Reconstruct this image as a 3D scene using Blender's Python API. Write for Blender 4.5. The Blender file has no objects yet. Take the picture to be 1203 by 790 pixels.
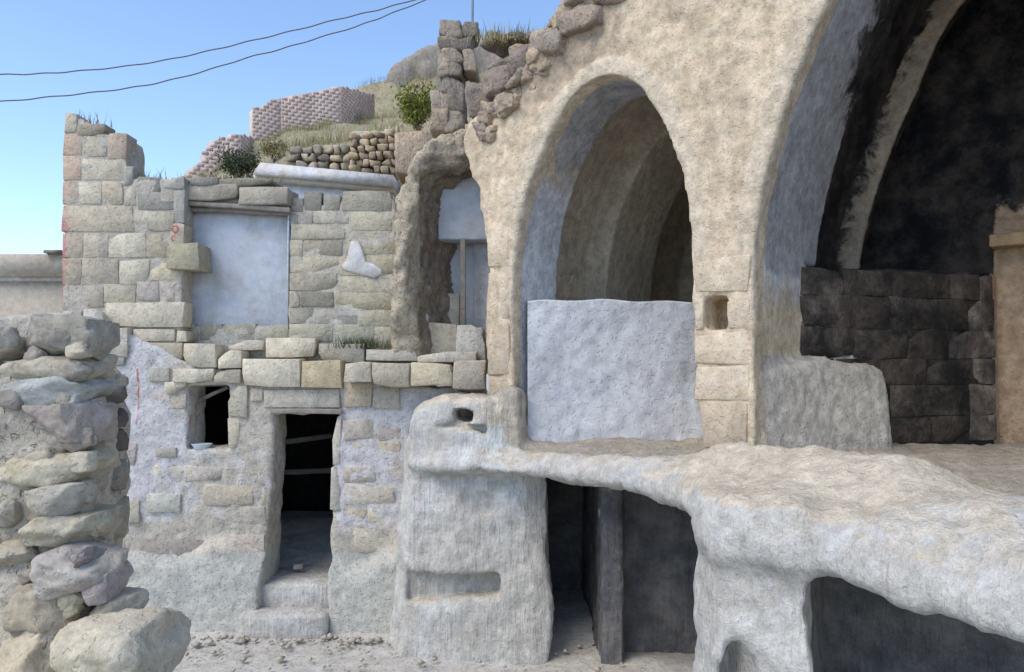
import bpy, math, random
import numpy as np
from mathutils import Vector, Matrix

# ------------------------------------------------------------------ camera, sky, sun, exposure
sc = bpy.context.scene
col = sc.collection
EYE = 3.5
PITCH = math.atan(35 / 900)
F = 900.0
cam_d = bpy.data.cameras.new('camera')
cam = bpy.data.objects.new('camera', cam_d)
col.objects.link(cam)
cam.location = (0, 0, EYE)
cam.rotation_euler = (math.pi / 2 + PITCH, 0, 0)
cam_d.sensor_width = 36
cam_d.lens = 36 * F / 1203
cam_d.clip_start = 0.05
cam_d.clip_end = 2000
sc.camera = cam

SUN_EL, SUN_AZ = 51.0, 230.0          # azimuth clockwise from +Y: behind the camera, to its left
w = bpy.data.worlds.new('World')
sc.world = w
w.use_nodes = True
nt = w.node_tree
bg = nt.nodes['Background']
sky = nt.nodes.new('ShaderNodeTexSky')
sky.sky_type = 'NISHITA'
sky.sun_disc = False
sky.sun_elevation = math.radians(SUN_EL)
sky.sun_rotation = math.radians(SUN_AZ)
sky.altitude = 1100
sky.air_density = 1.0
sky.dust_density = 0.7
sky.ozone_density = 2.2
nt.links.new(sky.outputs[0], bg.inputs[0])
bg.inputs[1].default_value = 0.15

sun_d = bpy.data.lights.new('sun', 'SUN')
sun_d.energy = 1.5
sun_d.angle = math.radians(40)
sun_d.color = (1.0, 0.90, 0.76)
sun = bpy.data.objects.new('sun', sun_d)
col.objects.link(sun)
_az, _el = math.radians(SUN_AZ), math.radians(SUN_EL)
sdir = Vector((math.sin(_az) * math.cos(_el), math.cos(_az) * math.cos(_el), math.sin(_el)))
sun.rotation_euler = sdir.to_track_quat('Z', 'Y').to_euler()
sun.location = (-8, -8, 20)

sc.view_settings.view_transform = 'Standard'
sc.view_settings.look = 'None'
sc.view_settings.exposure = 0.95
sc.view_settings.gamma = 1.0

rnd = random.Random(7)

# ------------------------------------------------------------------ maths helpers
def W(x, y, Y):
    """the point at distance Y that the photograph shows at pixel x, y"""
    dx, dz = (x - 601.5) / F, (395 - y) / F
    fy = math.cos(PITCH) - math.sin(PITCH) * dz
    fz = math.sin(PITCH) + math.cos(PITCH) * dz
    k = Y / fy
    return np.array([dx * k, Y, EYE + fz * k])

ANG = math.radians(42)
CA, SA = math.cos(ANG), math.sin(ANG)
P0 = np.array([0.1, 9.5])
U = np.array([CA, -SA]); V = np.array([SA, CA])      # along the arcade, into the arcade

def A2W(p):
    p = np.asarray(p, float)
    out = np.empty_like(p)
    out[..., 0] = P0[0] + p[..., 0] * U[0] + p[..., 1] * V[0]
    out[..., 1] = P0[1] + p[..., 0] * U[1] + p[..., 1] * V[1]
    out[..., 2] = p[..., 2]
    return out

def WA(x, y, t=0.0):
    """pixel -> (s, z) on the arcade's face (or the plane t behind it)"""
    dx, dz = (x - 601.5) / F, (395 - y) / F
    fy = math.cos(PITCH) - math.sin(PITCH) * dz
    fz = math.sin(PITCH) + math.cos(PITCH) * dz
    r = dx / fy
    px, py = P0[0] + t * V[0], P0[1] + t * V[1]
    s = (r * py - px) / (U[0] - r * U[1])
    D = py + s * U[1]
    return s, EYE + fz / fy * D

def hsh(ix, iy, iz, seed):
    h = (ix.astype(np.uint32) * np.uint32(374761393) + iy.astype(np.uint32) * np.uint32(668265263)
         + iz.astype(np.uint32) * np.uint32(2246822519) + np.uint32((seed * 3266489917) & 0xffffffff))
    h ^= h >> np.uint32(15); h *= np.uint32(2246822519)
    h ^= h >> np.uint32(13); h *= np.uint32(3266489917)
    h ^= h >> np.uint32(16)
    return h.astype(np.float64) / 4294967295.0

def vnoise(p, seed=0):
    p = np.asarray(p, float)
    i = np.floor(p).astype(np.int64); f = p - i
    f = f * f * (3 - 2 * f)
    i = i & 0xffffffff
    out = 0
    for a in (0, 1):
        for b in (0, 1):
            for c in (0, 1):
                wgt = (f[:, 0] if a else 1 - f[:, 0]) * (f[:, 1] if b else 1 - f[:, 1]) * (f[:, 2] if c else 1 - f[:, 2])
                out = out + wgt * hsh((i[:, 0] + a) & 0xffffffff, (i[:, 1] + b) & 0xffffffff, (i[:, 2] + c) & 0xffffffff, seed)
    return out * 2 - 1

def fbm(p, octv=4, seed=0, gain=0.5):
    p = np.asarray(p, float)
    a, tot, out = 1.0, 0.0, 0
    for o in range(octv):
        out = out + a * vnoise(p * (2.03 ** o) + 17.3 * o, seed + o)
        tot += a; a *= gain
    return out / tot

def poly_sdf(X, Y, poly):
    P = np.asarray(poly, float)
    d = np.full(X.shape, 1e9); inside = np.zeros(X.shape, bool)
    n = len(P)
    for k in range(n):
        a, b = P[k], P[(k + 1) % n]
        ex, ey = b - a
        wx, wy = X - a[0], Y - a[1]
        t = np.clip((wx * ex + wy * ey) / (ex * ex + ey * ey + 1e-12), 0, 1)
        d = np.minimum(d, (wx - ex * t) ** 2 + (wy - ey * t) ** 2)
        c = (a[1] <= Y) != (b[1] <= Y)
        with np.errstate(divide='ignore', invalid='ignore'):
            xi = a[0] + (Y - a[1]) / (b[1] - a[1] if abs(b[1] - a[1]) > 1e-12 else 1e-12) * ex
        inside ^= c & (X < xi)
    d = np.sqrt(d)
    return np.where(inside, -d, d)

def smin(a, b, k):
    h = np.clip(0.5 + 0.5 * (b - a) / k, 0, 1)
    return b * (1 - h) + a * h - k * h * (1 - h)

def smax(a, b, k):
    return -smin(-a, -b, k)

def chaikin(P, it=2):
    P = np.asarray(P, float)
    for _ in range(it):
        Q = P[:-1] * 0.75 + P[1:] * 0.25; S_ = P[:-1] * 0.25 + P[1:] * 0.75
        P = np.concatenate([P[:1], np.stack([Q, S_], 1).reshape(-1, 2), P[-1:]])
    return [tuple(p) for p in P]

def sstep(a, b, x):
    t = np.clip((x - a) / (b - a), 0, 1)
    return t * t * (3 - 2 * t)

def grid(lo, hi, h):
    ax = [np.arange(l, u + h, h) for l, u in zip(lo, hi)]
    return ax, np.meshgrid(*ax, indexing='ij', sparse=True)

def surface_nets(Fv, lo, h):
    Fv = np.ascontiguousarray(Fv, dtype=np.float32)
    nx, ny, nz = Fv.shape
    ins = Fv < 0
    cnt = np.zeros((nx - 1, ny - 1, nz - 1), np.int8)
    for a in (0, 1):
        for b in (0, 1):
            for c in (0, 1):
                cnt += ins[a:nx - 1 + a, b:ny - 1 + b, c:nz - 1 + c]
    mix = (cnt > 0) & (cnt < 8)
    cells = np.argwhere(mix)
    idx = np.full(mix.shape, -1, np.int64)
    idx[mix] = np.arange(len(cells))
    acc = np.zeros((len(cells), 3)); num = np.zeros(len(cells))
    corners = [(a, b, c) for a in (0, 1) for b in (0, 1) for c in (0, 1)]
    for p in corners:
        for ax in range(3):
            if p[ax]: continue
            q = list(p); q[ax] = 1
            fa = Fv[cells[:, 0] + p[0], cells[:, 1] + p[1], cells[:, 2] + p[2]]
            fb = Fv[cells[:, 0] + q[0], cells[:, 1] + q[1], cells[:, 2] + q[2]]
            m = (fa < 0) != (fb < 0)
            t = np.where(m, fa / np.where(fa == fb, 1, fa - fb), 0)
            pt = np.tile(np.array(p, float), (len(cells), 1)); pt[:, ax] += t
            acc[m] += pt[m]; num[m] += 1
    verts = (cells + acc / num[:, None]) * h + np.array(lo)
    quads = []
    for ax in range(3):
        sl0 = [slice(None)] * 3; sl1 = [slice(None)] * 3
        sl0[ax] = slice(0, -1); sl1[ax] = slice(1, None)
        A, B = ins[tuple(sl0)], ins[tuple(sl1)]
        E = np.argwhere(A != B)
        o1, o2 = (ax + 1) % 3, (ax + 2) % 3
        ok = (E[:, o1] > 0) & (E[:, o2] > 0) & (E[:, o1] < Fv.shape[o1] - 1) & (E[:, o2] < Fv.shape[o2] - 1)
        E = E[ok]
        out = A[E[:, 0], E[:, 1], E[:, 2]]
        def cell(d1, d2):
            c = E.copy(); c[:, o1] += d1; c[:, o2] += d2
            return idx[c[:, 0], c[:, 1], c[:, 2]]
        q = np.stack([cell(-1, -1), cell(0, -1), cell(0, 0), cell(-1, 0)], 1)
        q[~out] = q[~out][:, ::-1]
        quads.append(q)
    return verts, np.concatenate(quads)

def vnormals(v, q):
    n = np.cross(v[q[:, 2]] - v[q[:, 0]], v[q[:, 3]] - v[q[:, 1]])
    out = np.zeros_like(v)
    for k in range(4):
        np.add.at(out, q[:, k], n)
    return out / (np.linalg.norm(out, axis=1, keepdims=True) + 1e-12)

def relax(v, q, it=1, f=0.5):
    for _ in range(it):
        acc = np.zeros_like(v); num = np.zeros(len(v))
        for k in range(4):
            a, b = q[:, k], q[:, (k + 1) % 4]
            np.add.at(acc, a, v[b]); np.add.at(num, a, 1)
        v = v * (1 - f) + f * acc / np.maximum(num, 1)[:, None]
    return v

# ------------------------------------------------------------------ object helpers
WLOC = {}
def put(name, verts, faces, mat, parent=None, smooth=True, origin=None, tint=None, attrs=None):
    """one mesh object from world-space vertices, its origin at the middle of its base"""
    verts = np.asarray(verts, float)
    if origin is None:
        lo, hi = verts.min(0), verts.max(0)
        origin = np.array([(lo[0] + hi[0]) / 2, (lo[1] + hi[1]) / 2, lo[2]])
    me = bpy.data.meshes.new(name)
    lv = verts - origin
    if isinstance(faces, np.ndarray) and faces.ndim == 2:
        k = faces.shape[1]
        me.vertices.add(len(lv)); me.vertices.foreach_set('co', lv.astype(np.float32).ravel())
        me.loops.add(faces.size); me.loops.foreach_set('vertex_index', faces.astype(np.int32).ravel())
        me.polygons.add(len(faces))
        me.polygons.foreach_set('loop_start', np.arange(0, faces.size, k, dtype=np.int32))
        me.polygons.foreach_set('loop_total', np.full(len(faces), k, np.int32))
        me.update(calc_edges=True)
        me.validate()
    else:
        me.from_pydata([tuple(c) for c in lv], [], [tuple(int(i) for i in f) for f in faces])
        me.update()
    if smooth:
        me.polygons.foreach_set('use_smooth', np.ones(len(me.polygons), bool))
    if attrs:
        for k, val in attrs.items():
            at = me.attributes.new(k, 'FLOAT', 'POINT')
            at.data.foreach_set('value', np.asarray(val, np.float32))
    me.materials.append(mat)
    o = bpy.data.objects.new(name, me)
    col.objects.link(o)
    o.location = origin
    WLOC[o] = Vector(origin)
    if tint is not None: o.color = (*tint, 1)
    if parent is not None:
        o.parent = parent
        o.matrix_parent_inverse = Matrix.Translation(-WLOC[parent])
        # chain of translations only
        if parent.parent is not None:
            o.matrix_parent_inverse = Matrix.Translation(-WLOC[parent])
    return o

def thing(name, label, cat, loc=(0, 0, 0), group=None, kind=None):
    o = bpy.data.objects.new(name, None)
    col.objects.link(o)
    o.empty_display_size = 0.2
    o.location = loc; WLOC[o] = Vector(loc)
    return tag(o, label, cat, group, kind or 'thing')

def tag(o, label=None, cat=None, group=None, kind=None):
    if label: o['label'] = label
    if cat: o['category'] = cat
    if group: o['group'] = group
    if kind: o['kind'] = kind
    return o

def box(x0, x1, y0, y1, z0, z1):
    v = np.array([(x, y, z) for z in (z0, z1) for y in (y0, y1) for x in (x0, x1)], float)
    f = np.array([(0, 2, 3, 1), (4, 5, 7, 6), (0, 1, 5, 4), (2, 6, 7, 3), (0, 4, 6, 2), (1, 3, 7, 5)])
    return v, f

def merge(parts):
    vs, fs, n = [], [], 0
    for v, f in parts:
        vs.append(v); fs.append(np.asarray(f) + n); n += len(v)
    return np.concatenate(vs), np.concatenate(fs)

def gridbox(dx, dy, dz, seed, bevel=0.02, n=3, rough=0.012, roundk=0.6, freq=6.0, skew=0.0):
    """hewn block: box with bevelled, worn, uneven faces; centred"""
    def axis(h):
        b = min(bevel, h * 0.3)
        return np.concatenate([[-h], np.linspace(-h + b, h - b, n), [h]])
    ax = [axis(dx / 2), axis(dy / 2), axis(dz / 2)]
    m = n + 2
    key, V_, Q = {}, [], []
    def vid(i, j, k):
        t = (i, j, k)
        if t not in key:
            key[t] = len(V_); V_.append((ax[0][i], ax[1][j], ax[2][k]))
        return key[t]
    L = m - 1
    for a in range(L):
        for b in range(L):
            Q.append((vid(a, b, 0), vid(a, b + 1, 0), vid(a + 1, b + 1, 0), vid(a + 1, b, 0)))
            Q.append((vid(a, b, L), vid(a + 1, b, L), vid(a + 1, b + 1, L), vid(a, b + 1, L)))
            Q.append((vid(a, 0, b), vid(a + 1, 0, b), vid(a + 1, 0, b + 1), vid(a, 0, b + 1)))
            Q.append((vid(a, L, b), vid(a, L, b + 1), vid(a + 1, L, b + 1), vid(a + 1, L, b)))
            Q.append((vid(0, a, b), vid(0, a, b + 1), vid(0, a + 1, b + 1), vid(0, a + 1, b)))
            Q.append((vid(L, a, b), vid(L, a + 1, b), vid(L, a + 1, b + 1), vid(L, a, b + 1)))
    v = np.array(V_); q = np.array(Q)
    h = np.array([dx, dy, dz]) / 2
    on = (np.abs(np.abs(v) - h) < 1e-9).sum(1)
    b = min(bevel, h.min() * 0.6)
    sgn = np.sign(v) * (np.abs(np.abs(v) - h) < 1e-9)
    pull = np.where(on == 2, 0.3, np.where(on == 3, 0.45, 0)) * roundk * 2
    v = v - sgn * (b * pull)[:, None]
    rs = np.random.RandomState(seed)
    u = v / h
    if skew:
        # no two edges quite parallel, one corner knocked off
        for ax_, sc_ in ((0, h[2]), (2, h[2])):
            o = 2 - ax_
            v[:, ax_] += skew * min(sc_, 0.2) * (rs.uniform(-1, 1) * u[:, o] * u[:, ax_] + rs.uniform(-.7, .7) * u[:, o] * (1 + u[:, ax_]) * 0.5)
        if rs.rand() < 0.6:
            cx, cz = rs.choice([-1, 1]), rs.choice([-1, 1])
            k = np.clip((u[:, 0] * cx * h[0] + u[:, 2] * cz * h[2]) - (h[0] + h[2] - rs.uniform(0.03, 0.09)), 0, 1)
            v[:, 0] -= cx * k * 0.8; v[:, 2] -= cz * k * 0.8; v[:, 1] += k * 0.5
    off = np.stack([fbm(v * freq + seed * 7.7 + k * 31, 3, seed + k) for k in range(3)], 1)
    v = v + off * rough * 2
    return v, q

def ico_rock(dx, dy, dz, seed, sub=3, rough=0.16, boxy=0.5, freq=1.4):
    """field stone: a sphere pushed towards a box, dented by noise; centred"""
    n = {2: 5, 3: 10, 4: 22}[sub]
    g = np.linspace(-1, 1, n)
    key, V_, Q = {}, [], []
    def vid(p):
        t = tuple(np.round(p, 5))
        if t not in key: key[t] = len(V_); V_.append(p)
        return key[t]
    for ax in range(3):
        for s in (-1, 1):
            for a in range(n - 1):
                for b in range(n - 1):
                    c = []
                    for (i, j) in ((a, b), (a + 1, b), (a + 1, b + 1), (a, b + 1)):
                        p = [0, 0, 0]; p[ax] = s; p[(ax + 1) % 3] = g[i]; p[(ax + 2) % 3] = g[j]
                        c.append(vid(tuple(p)))
                    Q.append(c if s > 0 else c[::-1])
    v = np.array(V_, float); q = np.array(Q)
    sph = v / np.linalg.norm(v, axis=1, keepdims=True)
    v = sph * (1 - boxy) + v * boxy * 0.86
    nrm = sph
    r = fbm(sph * freq + seed * 3.1, 4, seed) * rough * 1.6
    # flat cleavage faces
    rs = random.Random(seed)
    for _ in range(5):
        d = np.array([rs.uniform(-1, 1) for _ in range(3)]); d /= np.linalg.norm(d)
        lim = rs.uniform(0.62, 0.85)
        pr = v @ d
        v = v - np.maximum(pr - lim, 0)[:, None] * d * 0.8
    v = v * (1 + r)[:, None]
    v = v * np.array([dx, dy, dz]) / 2
    v = v + np.stack([fbm(v * 9 + seed + k * 9, 3, seed + k) for k in range(3)], 1) * rough * 0.30 * min(dx, dy, dz)
    if sub >= 4:
        rd = 1 - np.abs(fbm(v * 7 + seed, 3, seed + 5)) * 2.2
        v = v * (1 - 0.10 * np.clip(rd - 0.45, 0, 1))[:, None]
    return v, q

def rotz(v, a):
    c, s = math.cos(a), math.sin(a)
    return v @ np.array([[c, s, 0], [-s, c, 0], [0, 0, 1]])

def roty(v, a):
    c, s = math.cos(a), math.sin(a)
    return v @ np.array([[c, 0, -s], [0, 1, 0], [s, 0, c]])

def tube(pts, r, n=8, r1=None):
    pts = np.asarray(pts, float); m = len(pts)
    vs, fs = [], []
    for i in range(m):
        d = pts[min(i + 1, m - 1)] - pts[max(i - 1, 0)]
        d = d / (np.linalg.norm(d) + 1e-9)
        up = np.array([0, 0, 1.0]) if abs(d[2]) < 0.9 else np.array([1.0, 0, 0])
        a = np.cross(d, up); a /= np.linalg.norm(a); b = np.cross(a, d)
        rr = r if r1 is None else r + (r1 - r) * i / (m - 1)
        for k in range(n):
            t = 2 * math.pi * k / n
            vs.append(pts[i] + (a * math.cos(t) + b * math.sin(t)) * rr)
    for i in range(m - 1):
        for k in range(n):
            fs.append((i * n + k, i * n + (k + 1) % n, (i + 1) * n + (k + 1) % n, (i + 1) * n + k))
    return np.array(vs), np.array(fs)

def disp(v, q, layers, seed, mask=None):
    n = vnormals(v, q)
    d = 0
    for k, (freq, amp, octv) in enumerate(layers):
        fr = np.array(freq if isinstance(freq, tuple) else (freq,) * 3)
        nz = fbm(v * fr, octv, seed + 10 * k)
        d = d + (nz * amp if amp > 0 else np.clip(0.35 - np.abs(nz), 0, 1) ** 1.5 * amp * 3)
    if mask is not None: d = d * mask
    return v + n * d[:, None]

# ------------------------------------------------------------------ materials
class NT:
    def __init__(s, name):
        s.m = bpy.data.materials.new(name); s.m.use_nodes = True
        s.t = s.m.node_tree; s.b = s.t.nodes['Principled BSDF']
        s.b.inputs['Specular IOR Level'].default_value = 0.2
        s.b.inputs['Roughness'].default_value = 0.92
        s.g = s.t.nodes.new('ShaderNodeNewGeometry')
    def n(s, t, **k):
        o = s.t.nodes.new(t)
        for a, b in k.items(): setattr(o, a, b)
        return o
    def l(s, a, b): s.t.links.new(a, b)
    def pos(s, sc=(1, 1, 1), rot=0.0):
        m = s.n('ShaderNodeMapping'); m.inputs['Scale'].default_value = sc
        m.inputs['Rotation'].default_value = (0, 0, rot)
        s.l(s.g.outputs['Position'], m.inputs['Vector']); return m.outputs[0]
    def noise(s, scale, detail=5, rough=0.6, vec=None, dist=0.0):
        o = s.n('ShaderNodeTexNoise')
        o.inputs['Scale'].default_value = scale; o.inputs['Detail'].default_value = detail
        o.inputs['Roughness'].default_value = rough; o.inputs['Distortion'].default_value = dist
        s.l(vec if vec is not None else s.g.outputs['Position'], o.inputs['Vector'])
        return o.outputs['Fac']
    def ramp(s, f, a, b, lo=0.0, hi=1.0):
        o = s.n('ShaderNodeMapRange'); o.interpolation_type = 'SMOOTHSTEP'
        for k, v in zip(('From Min', 'From Max', 'To Min', 'To Max'), (a, b, lo, hi)): o.inputs[k].default_value = v
        s.l(f, o.inputs['Value']); return o.outputs[0]
    def math(s, op, a, b):
        o = s.n('ShaderNodeMath', operation=op)
        for i, v in enumerate((a, b)):
            if isinstance(v, (int, float)): o.inputs[i].default_value = v
            else: s.l(v, o.inputs[i])
        return o.outputs[0]
    def mix(s, f, a, b, mode='MIX'):
        o = s.n('ShaderNodeMix', data_type='RGBA', blend_type=mode)
        for sock, v in ((o.inputs['Factor'], f), (o.inputs['A'], a), (o.inputs['B'], b)):
            if isinstance(v, (int, float)): sock.default_value = v
            elif isinstance(v, tuple): sock.default_value = (*v, 1)
            else: s.l(v, sock)
        return o.outputs['Result']
    def attr(s, name):
        o = s.n('ShaderNodeAttribute'); o.attribute_name = name; return o.outputs['Fac']
    def xyz(s):
        o = s.n('ShaderNodeSeparateXYZ'); s.l(s.g.outputs['Position'], o.inputs[0]); return o.outputs
    def bump(s, h, dist, strength=1.0, prev=None):
        o = s.n('ShaderNodeBump'); o.inputs['Distance'].default_value = dist; o.inputs['Strength'].default_value = strength
        s.l(h, o.inputs['Height'])
        if prev is not None: s.l(prev, o.inputs['Normal'])
        return o.outputs[0]

def rock(name, ca, cb, cc, big=0.7, mid=4.0, bump=0.012, pits=0.006, streak=None, tint=False, layers=(), spec=0.2, stain=None, grain=0.1, crack=None, blot=0.16):
    """weathered stone: three colours mixed by noise, blotches, pits, optional tool marks and cracks, named colour layers"""
    s = NT(name)
    n_mid = s.noise(mid, 6, 0.7, dist=0.5)
    c = s.mix(s.ramp(s.noise(big, 4, 0.62), 0.36, 0.64), ca, cb)
    c = s.mix(s.math('MULTIPLY', s.ramp(n_mid, 0.44, 0.70), 0.8), c, cc)
    if stain:
        sv = s.pos((1.6, 1.6, 0.35))
        c = s.mix(s.math('MULTIPLY', s.ramp(s.noise(1.3, 6, 0.72, sv), 0.48, 0.68), stain[1]), c, stain[0])
    if tint:
        oi = s.n('ShaderNodeObjectInfo')
        c = s.mix(1.0, c, oi.outputs['Color'], 'MULTIPLY')
        rv = s.ramp(oi.outputs['Random'], 0, 1, 0.86, 1.1)
        cmb = s.n('ShaderNodeCombineColor')
        for i in range(3): s.l(rv, cmb.inputs[i])
        c = s.mix(1.0, c, cmb.outputs[0], 'MULTIPLY')
    for (an, colr, k) in layers:
        f = s.math('ADD', s.attr(an), s.math('MULTIPLY', s.math('SUBTRACT', n_mid, 0.5), k))
        cl = colr
        if isinstance(colr, tuple) and isinstance(colr[0], tuple):
            cl = s.mix(s.ramp(s.noise(2.2, 6, 0.72), 0.36, 0.66), colr[0], colr[1])
        c = s.mix(s.ramp(f, 0.4, 0.6), c, cl)
    n_f = s.noise(8, 7, 0.66)
    gr = s.ramp(n_f, 0.3, 0.7, 1 - blot, 1 + blot * 0.6)
    g2 = s.ramp(s.noise(60, 2, 0.6), 0.25, 0.75, 1 - grain, 1 + grain)
    cg = s.n('ShaderNodeCombineColor')
    gm = s.math('MULTIPLY', gr, g2)
    for i in range(3): s.l(gm, cg.inputs[i])
    c = s.mix(1.0, c, cg.outputs[0], 'MULTIPLY')
    s.l(c, s.b.inputs['Base Color'])
    s.b.inputs['Specular IOR Level'].default_value = spec
    nb = s.bump(n_f, bump * 1.7)
    if pits:
        pm = s.ramp(s.noise(24, 3, 0.5), 0.56, 0.70, 1.0, 0.0)
        nb = s.bump(pm, pits, 0.8, nb)
    if crack:
        v = s.n('ShaderNodeTexVoronoi', feature='DISTANCE_TO_EDGE'); v.inputs['Scale'].default_value = crack[0]
        wv = s.n('ShaderNodeVectorMath', operation='ADD')
        nz = s.n('ShaderNodeTexNoise'); nz.inputs['Scale'].default_value = crack[0] * 1.7; nz.inputs['Detail'].default_value = 4
        s.l(s.g.outputs['Position'], nz.inputs['Vector'])
        sc_ = s.n('ShaderNodeVectorMath', operation='SCALE'); sc_.inputs['Scale'].default_value = 1.1 / crack[0]
        s.l(nz.outputs['Color'], sc_.inputs[0]); s.l(s.g.outputs['Position'], wv.inputs[0]); s.l(sc_.outputs[0], wv.inputs[1])
        s.l(wv.outputs[0], v.inputs['Vector'])
        nb = s.bump(s.ramp(v.outputs['Distance'], 0.0, 0.05), crack[1], 1.0, nb)
    if streak:
        sx, sz, amp, rot = streak
        nb = s.bump(s.noise(1.0, 4, 0.6, s.pos((sx, sx, sz), rot), 0.35), amp, 1.0, nb)
    s.l(nb, s.b.inputs['Normal'])
    return s.m

def plain(name, c, rough=0.7, spec=0.3, var=0.15, scale=8.0, metal=0.0):
    s = NT(name)
    s.b.inputs['Roughness'].default_value = rough; s.b.inputs['Specular IOR Level'].default_value = spec
    s.b.inputs['Metallic'].default_value = metal
    d = tuple(x * (1 - var) for x in c); e = tuple(min(1, x * (1 + var)) for x in c)
    n = s.noise(scale, 6, 0.65)
    s.l(s.mix(s.ramp(n, 0.3, 0.7), d, e), s.b.inputs['Base Color'])
    s.l(s.bump(n, 0.004), s.b.inputs['Normal'])
    return s.m

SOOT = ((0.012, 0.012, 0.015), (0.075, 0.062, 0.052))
M = {}
M['arcade'] = rock('arcade_limestone', (0.615, 0.49, 0.345), (0.54, 0.425, 0.295), (0.67, 0.56, 0.42), 0.9, 5, 0.016, 0.008,
                   layers=(('rim', ((0.60, 0.50, 0.375), (0.54, 0.445, 0.33)), 0.5), ('drip', ((0.44, 0.345, 0.25), (0.36, 0.285, 0.21)), 0.8), ('white', ((0.58, 0.585, 0.60), (0.52, 0.52, 0.53)), 0.35), ('tan', ((0.54, 0.455, 0.34), (0.44, 0.37, 0.28)), 0.35),
                           ('grey', ((0.42, 0.41, 0.41), (0.33, 0.32, 0.31)), 0.5), ('soot', SOOT, 0.8), ('pale', ((0.56, 0.495, 0.41), (0.47, 0.41, 0.34)), 0.5),
                           ('ochre', ((0.52, 0.38, 0.25), (0.42, 0.29, 0.19)), 0.9)), stain=((0.40, 0.315, 0.22), 0.6), blot=0.26, streak=(5, 1.3, 0.02, 0.3))
M['white'] = rock('white_limewash', (0.54, 0.545, 0.565), (0.49, 0.49, 0.505), (0.45, 0.445, 0.44), 1.2, 5, 0.008, 0.008, streak=(9, 4, 0.008, 0.4), grain=0.05, blot=0.14, stain=((0.40, 0.375, 0.34), 0.45))
M['ledge'] = rock('hewn_tuff', (0.48, 0.455, 0.41), (0.55, 0.54, 0.505), (0.45, 0.41, 0.35), 0.8, 3.5, 0.022, 0.003, streak=(24, 1.5, 0.028, 0.3), blot=0.2, stain=((0.58, 0.59, 0.575), 0.7),
                  layers=(('cream', ((0.60, 0.525, 0.41), (0.53, 0.46, 0.36)), 0.6), ('dust', ((0.40, 0.35, 0.28), (0.34, 0.30, 0.245)), 0.6), ('painted_shade', ((0.10, 0.10, 0.105), (0.19, 0.18, 0.175)), 0.5)))  # last layer is the dark tone for shade painted under the ledge
M['house'] = rock('house_mortar', (0.50, 0.45, 0.37), (0.44, 0.395, 0.325), (0.55, 0.50, 0.42), 1.1, 5, 0.02, 0.012, stain=((0.36, 0.335, 0.30), 0.4),
                  layers=(('lilac', ((0.58, 0.555, 0.55), (0.50, 0.475, 0.46)), 0.8), ('green', ((0.41, 0.41, 0.37), (0.48, 0.465, 0.41)), 0.9), ('red', (0.50, 0.16, 0.15), 0.9)), streak=(15, 2.2, 0.010, 0.3))
M['stone'] = rock('facing_stone', (0.50, 0.445, 0.355), (0.44, 0.395, 0.32), (0.56, 0.505, 0.415), 1.3, 6, 0.014, 0.01, tint=True, stain=((0.33, 0.31, 0.28), 0.5),
                  layers=(('red', ((0.50, 0.20, 0.19), (0.48, 0.33, 0.27)), 0.9),))
M['fieldstone'] = rock('field_stone', (0.47, 0.42, 0.33), (0.38, 0.35, 0.30), (0.53, 0.49, 0.41), 2.0, 8, 0.012, 0.006, tint=True, stain=((0.29, 0.28, 0.27), 0.45))
M['mudmortar'] = rock('mud_mortar', (0.50, 0.44, 0.35), (0.44, 0.39, 0.31), (0.56, 0.51, 0.42), 2.0, 9, 0.03, 0.02)
M['brown'] = rock('brown_conglomerate', (0.30, 0.235, 0.175), (0.22, 0.175, 0.135), (0.38, 0.31, 0.235), 1.6, 5, 0.03, 0.02,
                  layers=(('tan', ((0.46, 0.39, 0.29), (0.40, 0.34, 0.25)), 0.6),))
M['crag'] = rock('crag_rock', (0.36, 0.31, 0.26), (0.28, 0.25, 0.22), (0.44, 0.37, 0.28), 1.2, 4, 0.03, 0.02, streak=(9, 1.2, 0.05, 0.2), tint=True)
M['hill'] = rock('dry_hillside', (0.36, 0.31, 0.20), (0.42, 0.36, 0.24), (0.30, 0.28, 0.17), 0.5, 2.5, 0.05, 0.02, stain=((0.40, 0.33, 0.24), 0.4))
M['ground'] = rock('dusty_ground', (0.50, 0.48, 0.435), (0.45, 0.425, 0.38), (0.55, 0.53, 0.485), 0.9, 3.5, 0.02, 0.012)
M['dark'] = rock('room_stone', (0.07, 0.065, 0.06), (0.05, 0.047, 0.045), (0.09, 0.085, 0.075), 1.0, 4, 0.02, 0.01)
M['infill'] = rock('painted_infill', (0.56, 0.58, 0.62), (0.48, 0.50, 0.55), (0.43, 0.42, 0.41), 1.0, 2.5, 0.006, 0.002, stain=((0.38, 0.35, 0.32), 0.5), grain=0.04, blot=0.12)
M['brick'] = rock('pink_brick', (0.55, 0.39, 0.34), (0.48, 0.35, 0.31), (0.60, 0.46, 0.39), 1.5, 5, 0.01, 0.005)
M['mortar'] = plain('pale_mortar', (0.55, 0.49, 0.44), 0.95, 0.1, 0.12, 4)
M['cream'] = rock('cream_plaster', (0.60, 0.52, 0.41), (0.54, 0.46, 0.36), (0.62, 0.56, 0.47), 0.8, 3, 0.006, 0.003)
M['slab'] = rock('whitened_slab', (0.64, 0.64, 0.66), (0.56, 0.54, 0.52), (0.55, 0.46, 0.36), 0.8, 3, 0.008, 0.004)
M['wood'] = rock('grey_timber', (0.27, 0.235, 0.20), (0.20, 0.175, 0.15), (0.33, 0.29, 0.25), 1.5, 6, 0.006, 0.003, streak=(3, 22, 0.01, 0.0))
M['paleblue'] = plain('pale_blue_paint', (0.50, 0.56, 0.62), 0.7, 0.25, 0.2, 12)
M['redpaint'] = plain('red_paint', (0.48, 0.10, 0.10), 0.8, 0.2, 0.25, 20)
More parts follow.
